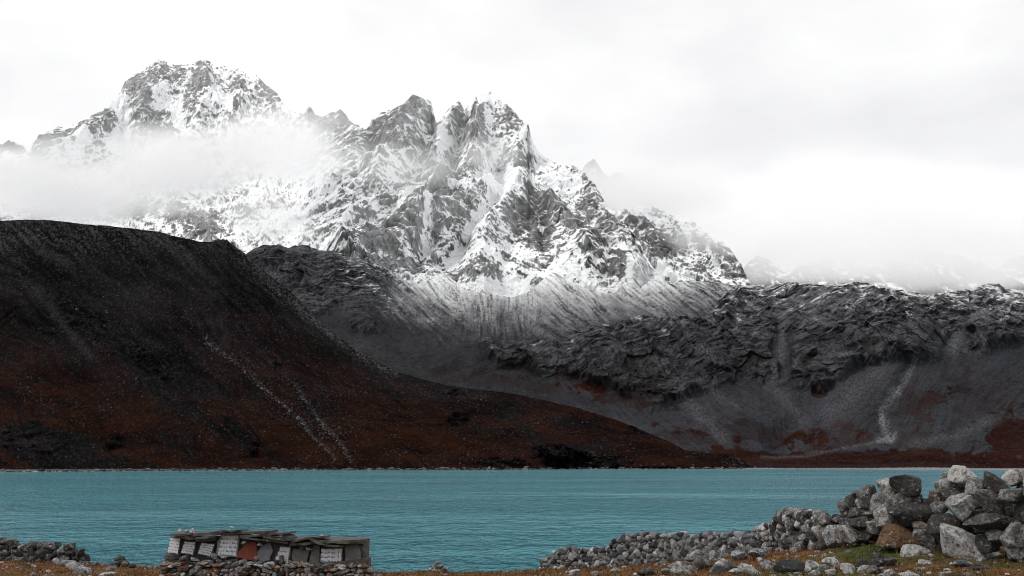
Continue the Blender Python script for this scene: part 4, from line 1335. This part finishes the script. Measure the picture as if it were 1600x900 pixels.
def par(ob):
    ob.parent = mani
    ob.matrix_parent_inverse = Matrix.Translation(-mani.location)
    return ob


def plate(name, poly, d, thick, lean=0.0, seed=0, bev=0.012):
    """a slab of stone cut to an outline, standing upright and leaning back a little"""
    pts = [at(px, py, d) for px, py in poly]
    c = sum(pts, Vector()) / len(pts)
    # break the straight edges of the outline
    ring = []
    rs = random.Random(seed)
    for a, b_ in zip(pts, pts[1:] + pts[:1]):
        ring.append(a)
        n = max(1, int((b_ - a).length / 0.09))
        for q in range(1, n):
            e = a.lerp(b_, q / n)
            ring.append(e + (e - c).normalized() * rs.uniform(-.022, .014))
    bm = bmesh.new()
    f = bm.faces.new([bm.verts.new((p.x, p.y, p.z)) for p in ring])
    if f.normal.y > 0:
        f.normal_flip()
    r = bmesh.ops.extrude_face_region(bm, geom=[f])
    for v in r['geom']:
        if isinstance(v, bmesh.types.BMVert):
            v.co.y += thick
    bmesh.ops.recalc_face_normals(bm, faces=bm.faces[:])
    ed = [e for e in bm.edges if abs(e.verts[0].co.y - d) < 1e-4 and abs(e.verts[1].co.y - d) < 1e-4]
    bmesh.ops.bevel(bm, geom=ed, offset=bev, segments=2, affect='EDGES')
    bmesh.ops.triangulate(bm, faces=[f for f in bm.faces if len(f.verts) > 4])
    z0 = min(p.z for p in pts)
    for v in bm.verts:
        v.co.y += (v.co.z - z0) * lean
    me = bpy.data.meshes.new(name)
    bm.to_mesh(me)
    bm.free()
    me.set_sharp_from_angle(angle=R(35))
    return me, c, z0


def simple_stone(name, ca, cb, sc=9.0, spec=0.2, lich=0.0):
    m, t, o = mat(name)
    b = bsdf(t, o, 0.85, spec)
    geo = nd(t, 'ShaderNodeNewGeometry')
    p = geo.outputs['Position']
    n = noise_(t, p, sc, 6, 0.65)
    n2 = noise_(t, p, sc * 6, 4, 0.7)
    c = mixc(t, ramp(t, n, [(0.3, 0), (0.7, 1)]), ca, cb)
    c = mixc(t, 0.8, c, ramp(t, n2, [(0.3, 0.5), (0.7, 1.45)]), 'MULTIPLY')
    if lich:
        c = mixc(t, ramp(t, math_(t, 'MULTIPLY_ADD', n2, 0.5, math_(t, 'MULTIPLY', noise_(t, mapping(t, p, (1, 1, 1), (3, 3, 3)), sc * 2.5, 4, .6), 0.6)), [(0.60 - lich * .1, 0), (0.68 - lich * .1, .85)]), c, (0.55, 0.55, 0.56))
    t.links.new(c, b.inputs['Base Color'])
    bump(t, b, n2, 0.6, 0.01)
    return m


M_tab = simple_stone("grey_tablet", (0.14, 0.147, 0.162), (0.25, 0.257, 0.275))
M_tabd = simple_stone("dark_tablet", (0.10, 0.10, 0.097), (0.17, 0.17, 0.163))
M_tabc = simple_stone("carved_tablet", (0.055, 0.057, 0.065), (0.12, 0.12, 0.13))
M_red = simple_stone("ochre_red_tablet", (0.17, 0.050, 0.036), (0.24, 0.075, 0.052), 6.0)
M_slate = simple_stone("roof_slate", (0.035, 0.034, 0.032), (0.10, 0.095, 0.085), 7.0, 0.3, 0.0)
M_white = simple_stone("white_paint", (0.50, 0.51, 0.55), (0.74, 0.75, 0.78), 14.0)

# letters of the six-syllable prayer, as strokes with a head line (unit cell)
GLYPH = [[[(0, .8), (.85, .8)], [(.2, .8), (.08, .5), (.34, .4), (.44, .78)], [(.7, .8), (.7, .05)], [(.25, 1.02), (.45, .92), (.65, 1.02)], [(.45, 1.1), (.5, 1.14)]],
         [[(0, .8), (.8, .8)], [(.15, .8), (.15, .35), (.62, .35)], [(.65, .8), (.65, .05)], [(.15, .5), (.3, .18)]],
         [[(0, .8), (.85, .8)], [(.15, .8), (.2, .42), (.45, .5), (.45, .8)], [(.7, .8), (.7, .05)], [(.2, 1.08), (.5, .95), (.72, 1.04)]],
         [[(0, .8), (.25, .8)], [(.1, .8), (.1, .3), (.66, .3)], [(.55, .8), (.8, .8)], [(.68, .8), (.68, .05)]],
         [[(0, .8), (.8, .8)], [(.6, .8), (.22, .55), (.6, .42)], [(.2, .4), (.2, .12), (.6, .12)], [(.62, .42), (.62, -.1)], [(.2, 1.1), (.6, .95)]],
         [[(0, .8), (.85, .8)], [(.5, .8), (.18, .58), (.62, .52), (.62, .2)], [(.3, .15), (.62, 0), (.4, -.14)], [(.3, 1.02), (.5, .93), (.7, 1.02)], [(.5, 1.1), (.54, 1.14)]]]


def inscription(quad, lines, d, lean, z0, parent, wid=0.17, seed=0, name="inscription", m=None, per=6):
    """raised white letters on a tablet; quad: top-left, top-right, bottom-right, bottom-left"""
    tl, tr, br, bl = [at(px, py, d) for px, py in quad]
    bm = bmesh.new()
    rs = random.Random(seed)

    def P(u, v, off):
        a = tl.lerp(tr, u)
        b_ = bl.lerp(br, u)
        q = a.lerp(b_, v)
        return Vector((q.x, d + (q.z - z0) * lean - off, q.z))
    cw = 1.0 / (per + 0.04)
    for li in range(lines):
        v0 = (li + 0.08) / lines
        lh = 0.90 / lines
        for g in range(per):
            G = GLYPH[(g + li * (per - 6)) % 6]
            for st in G:
                for (ax, ay), (bx, by) in zip(st[:-1], st[1:]):
                    ua, va = (g + 0.04 + ax * 1.08 + 0.04 * rs.random()) * cw, v0 + lh * (1.12 - ay) / 1.26
                    ub, vb = (g + 0.04 + bx * 1.08) * cw, v0 + lh * (1.12 - by) / 1.26
                    p, q = P(ua, va, 0.004), P(ub, vb, 0.004)
                    dr = (q - p)
                    if dr.length < 1e-5:
                        continue
                    w = wid * (bl - tl).length / lines * rs.uniform(.85, 1.15)
                    nn = dr.cross(Vector((0, 1, 0))).normalized() * w * .5
                    e = dr.normalized() * w * .35
                    vs = [bm.verts.new(x) for x in (p - e + nn, q + e + nn, q + e - nn, p - e - nn)]
                    f = bm.faces.new(vs)
    geom = bmesh.ops.extrude_face_region(bm, geom=bm.faces[:])
    for v in geom['geom']:
        if isinstance(v, bmesh.types.BMVert):
            v.co.y -= 0.006 + 0.002 * rs.random()
    bmesh.ops.recalc_face_normals(bm, faces=bm.faces[:])
    me = bpy.data.meshes.new(name)
    bm.to_mesh(me)
    bm.free()
    ob = link(name, me, None, m or M_white)
    ob.parent = parent
    ob.matrix_parent_inverse = Matrix.Identity(4)
    return ob


TABS = [([z6(*q) for q in ((145, 228), (305, 240), (268, 485), (100, 465))], M_tabc, 5, [z6(*q) for q in ((150, 240), (292, 250), (258, 470), (112, 450))], "leftmost white lettered tablet of the wall"),
        ([z6(*q) for q in ((350, 285), (532, 292), (492, 505), (296, 470))], M_tabc, 5, [z6(*q) for q in ((358, 296), (518, 304), (480, 485), (312, 455))], "second white lettered tablet from the left"),
        ([z6(*q) for q in ((598, 300), (810, 326), (748, 535), (535, 485))], M_tabc, 5, [z6(*q) for q in ((606, 314), (792, 338), (735, 510), (556, 468))], "third white lettered tablet, leaning left"),
        ([z6(*q) for q in ((905, 182), (1165, 188), (1135, 525), (850, 510), (822, 470), (832, 300))], M_tab, 5, [z6(*q) for q in ((905, 200), (1140, 205), (1115, 505), (845, 490))], "tallest tablet, crowded with white carved letters"),
        ([z6(*q) for q in ((1250, 318), (1330, 296), (1405, 305), (1432, 470), (1404, 585), (1250, 565), (1115, 528), (1135, 450))], M_red, 0, None, "plain tablet painted brick red"),
        ([z7(*q) for q in ((55, 322), (112, 315), (152, 430), (105, 570), (0, 602), (-112, 592), (-115, 480), (-20, 360))], M_tab, 0, None, "plain grey tablet beside the red one"),
        ([z7(*q) for q in ((268, 356), (412, 368), (424, 440), (388, 592), (300, 640), (162, 590), (200, 480))], M_tabc, 3, [z7(*q) for q in ((268, 370), (400, 382), (370, 580), (185, 570))], "speckled tablet with worn white carving"),
        ([z7(*q) for q in ((440, 402), (692, 396), (652, 622), (480, 682), (412, 650))], M_tabd, 0, None, "plain dark grey tablet with a pointed foot"),
        ([z7(*q) for q in ((752, 348), (842, 345), (842, 622), (780, 662), (678, 622), (710, 410))], M_tabd, 0, None, "narrow plain grey tablet"),
        ([z7(*q) for q in ((858, 392), (1184, 388), (1168, 592), (880, 612), (843, 590))], M_tab, 3, [z7(*q) for q in ((868, 402), (1170, 400), (1156, 585), (864, 590))], "white tablet with two bold rows of letters"),
        ([z7(*q) for q in ((1205, 352), (1412, 318), (1465, 560), (1290, 602), (1212, 582))], M_tabd, 0, None, "plain dark tablet at the right end")]
for i, (poly, m_, lines, quad, lab) in enumerate(TABS):
    d = MD + (i % 3) * 0.02
    lean = 0.10
    me, c, z0 = plate("tablet", poly, d, 0.07, lean, 40 + i)
    ob = par(link("tablet", me, None, m_))
    ob['label'] = lab
    if lines:
        inscription(quad, lines, d, lean, z0, ob, 0.34 if i < 3 else (0.28 if i != 9 else 0.30), i, per=7 if i not in (6, 9) else 6)
# the slab leaning at the right end
me, c, z0 = plate("end_slab", [z7(*q) for q in ((1428, 365), (1480, 395), (1535, 535), (1470, 560))], MD + 0.06, 0.09, 0.1, 77)
par(link("end_slab", me, None, M_slate))

# dark rubble inside, behind the tablets
bm = bmesh.new()
bmesh.ops.create_cube(bm, size=1.0)
bmesh.ops.subdivide_edges(bm, edges=bm.edges[:], cuts=7, use_grid_fill=True)
L, Rr = at(263, 860, MD).x, at(566, 860, MD).x
zt, zb = at(400, 842, MD).z, at(400, 915, MD).z
for v in bm.verts:
    x, y, z = v.co
    top = zt - 0.16 * max(0.0, (x - 0.1)) - 0.02
    v.co = Vector((L + (x + .5) * (Rr - L), MD + 0.12 + (y + .5) * 1.25 + (z + .5) * 0.10, zb + (z + .5) * (top - zb)))
    v.co += Vector((0, 0.04 * mnoise.noise(v.co * 5), 0.03 * mnoise.noise(v.co * 4 + Vector((5, 5, 5)))))
me = bpy.data.meshes.new("rubble_core")
bm.to_mesh(me)
bm.free()
par(link("rubble_core", me, None, M_slate))

# base courses of rough stones, with rust-red lichen
row_y = [(877.5, 5.0), (883.0, 6.0), (889.5, 7.5), (896.5, 7.5), (903.5, 7.5), (910, 7)]
jj = 0
for ri, (yy, hh_) in enumerate(row_y):
    x = 252.0 - 2 * (ri % 2)
    while x < 574:
        w = rnd.choice((7, 9, 11, 13, 16, 20)) * rnd.uniform(.85, 1.15)
        d = MD - 0.10 + rnd.uniform(-.03, .05) - 0.01 * ri
        k = d / F
        red = rnd.random() < (0.18 if ri < 2 else 0.42)
        me = (RED_SMALL if red else (SMALL + BLOCKS))[jj % (len(RED_SMALL) if red else 26)]
        h = hh_ * rnd.uniform(.85, 1.25)
        # the two stones that stand taller in the photographed face
        stone(me, at(x + w / 2, yy + (3.0 if ri == 0 else 1.0) + (3.5 if x > 470 and ri == 0 else 0) + rnd.uniform(-1.2, 1.2), d), (w * k * 0.56, 0.22, h * k * 0.60), (rnd.uniform(-.15, .15), rnd.uniform(-.18, .18), rnd.uniform(-.15, .15)),
              min(1, max(.06, rnd.gauss(.48, .2))), mani, 0.5 if red else rnd.uniform(0, .08))
        x += w * 0.93
        jj += 1
# stones wedged between the tablets
for zx, zy, w, h, tone in ((800, 510, 90, 80, .62), (860, 575, 80, 60, .5), (930, 520, 70, 50, .7), (1420, 545, 50, 50, .7), (510, 560, 110, 50, .6), (340, 540, 130, 60, .35), (680, 610, 210, 80, .42), (570, 635, 110, 80, .6), (1180, 610, 170, 80, .6),
                           (880, 700, 130, 120, .2), (1090, 720, 200, 110, .55), (560, 720, 200, 110, .5), (720, 720, 140, 60, .6), (1440, 610, 160, 50, .3), (1240, 300, 60, 40, .6), (1470, 330, 60, 50, .5), (1570, 640, 150, 60, .7), (1790, 560, 60, 110, .3), (2190, 400, 90, 40, .5), (2110, 390, 100, 40, .3)):
    px, py = z6(zx, zy)
    d = MD - 0.12
    k = d / F / 9.41
    stone(BLOCKS[int(zx) % 14], at(px, py, d), (w * k * 0.56, 0.16, h * k * 0.58), (rnd.uniform(-.15, .15), rnd.uniform(-.25, .25), rnd.uniform(-.2, .2)), tone, mani, 0.4 if tone == .2 else 0)


# flat ledge slabs under the tablets and the roof slates
def slate(name, a, b_, th_px, d0, d1, seed, tilt=0.0, m_=None):
    """a thin flat slab from pixel a to pixel b along its front edge, th_px thick, reaching back from d0 to d1"""
    rs = random.Random(seed)
    A, B = at(*a, d0), at(*b_, d0)
    ln = (B - A).length
    n = max(4, int(ln / 0.11))
    th = th_px * d0 / F
    bm = bmesh.new()
    front, back = [], []
    for q in range(n + 1):
        f = q / n
        p = A.lerp(B, f)
        sw = 0.05 * (1 - (2 * f - 1) ** 6)
        front.append(p + Vector((0, 0.06 - sw + rs.uniform(-.03, .03), rs.uniform(-.006, .006))))
        back.append(p + Vector((rs.uniform(-.02, .02), d1 - d0 + rs.uniform(-.08, .08), tilt * (d1 - d0) + rs.uniform(-.006, .006))))
    ring = front + back[::-1]
    f = bm.faces.new([bm.verts.new(p) for p in ring])
    r = bmesh.ops.extrude_face_region(bm, geom=[f])
    for v in r['geom']:
        if isinstance(v, bmesh.types.BMVert):
            v.co.z -= th * rs.uniform(.8, 1.15)
            v.co.y += rs.uniform(-.015, .02)
    bmesh.ops.recalc_face_normals(bm, faces=bm.faces[:])
    bmesh.ops.triangulate(bm, faces=[q for q in bm.faces if len(q.verts) > 4])
    me = bpy.data.meshes.new(name)
    bm.to_mesh(me)
    bm.free()
    return par(link(name, me, None, m_ or M_slate))


for i, (a, b_, th, d0) in enumerate([(z6(45, 498), z6(260, 492), 6, MD - .16), (z6(60, 560), z6(480, 575), 5, MD - .14), (z6(900, 580), z6(1130, 545), 4, MD - .14), (z6(1180, 645), z6(1480, 655), 4, MD - .13),
                                     (z7(600, 690), z7(860, 620), 5, MD - .14), (z7(840, 640), z7(1060, 600), 5, MD - .16), (z7(1010, 620), z7(1300, 590), 5, MD - .18), (z7(1060, 600), z7(1562, 545), 13, MD - .17), (z7(-90, 620), z7(270, 690), 5, MD - .15), (z7(290, 700), z7(430, 690), 4, MD - .14)]):
    slate("ledge_slab", a, b_, th, d0, MD + 0.35, 500 + i)
ROOF = [(z6(125, 185), z6(490, 172), 3.2, MD - .34, .10), (z6(200, 205), z6(470, 215), 2.6, MD - .28, .06), (z6(335, 222), z6(520, 232), 4.0, MD - .30, .03), (z6(465, 178), z6(800, 150), 4.2, MD - .30, .12), (z6(520, 232), z6(800, 205), 3.4, MD - .36, .02),
        (z6(520, 265), z6(790, 245), 3.0, MD - .26, -.02), (z6(760, 168), z6(920, 150), 4.0, MD - .28, .08), (z6(800, 150), z6(1150, 120), 2.6, MD - .32, .06), (z6(905, 172), z6(1180, 160), 2.4, MD - .28, .04), (z6(1150, 150), z6(1600, 140), 3.8, MD - .22, .10),
        (z6(1180, 196), z6(1620, 190), 3.2, MD - .30, .05), (z6(1170, 218), z6(1530, 262), 2.8, MD - .30, .0), (z7(-60, 190), z7(360, 160), 3.0, MD - .20, .10), (z7(0, 215), z7(460, 262), 3.4, MD - .36, .02), (z7(20, 250), z7(380, 300), 3.2, MD - .28, .0),
        (z7(280, 190), z7(410, 235), 3.0, MD - .10, .10), (z7(400, 300), z7(700, 222), 3.0, MD - .30, .03), (z7(380, 328), z7(760, 300), 3.6, MD - .26, .0), (z7(620, 235), z7(900, 215), 3.0, MD - .22, .08), (z7(690, 262), z7(980, 352), 2.8, MD - .34, .02),
        (z7(700, 255), z7(960, 290), 3.6, MD - .26, .06), (z7(940, 290), z7(1470, 262), 3.4, MD - .28, .08), (z7(1070, 302), z7(1400, 290), 3.0, MD - .36, .02), (z7(930, 342), z7(1180, 348), 3.0, MD - .32, .0), (z7(1180, 318), z7(1450, 300), 2.4, MD - .30, .0)]
for i, (a, b_, th, d0, tilt) in enumerate(ROOF):
    slate("roof_slate", a, b_, th * 1.0, d0, MD + 0.85 + 0.15 * (i % 3), 600 + i, tilt - 0.13)
# little stones lying on the roof
for px, py, w, h, tone, lab in ((*z6(1058, 95), 5.5, 4.5, .9, "lone white stone on the highest part of the slate roof"), (*z6(290, 135), 6, 5, .8, "white stone at the left end of the slate roof"), (*z6(385, 142), 6, 4, .6, "grey stone between two white stones on the slate roof"),
                                (*z6(475, 135), 8, 6, .85, "white and brown stone right of the grey one on the slate roof"), (*z7(860, 205), 6, 3, .8, "flat white stone on the lower right part of the slate roof")):
    d = MD - 0.12
    k = d / F
    s = stone(SMALL[int(px) % 12], at(px, py, d), (w * k * .6, w * k * .5, h * k * .6), (0, rnd.uniform(-.2, .2), rnd.uniform(0, 6)), tone, None, 0, name="roof_stone")
    tag(s, lab, "stone", "small stones on the slate roof of the prayer wall")
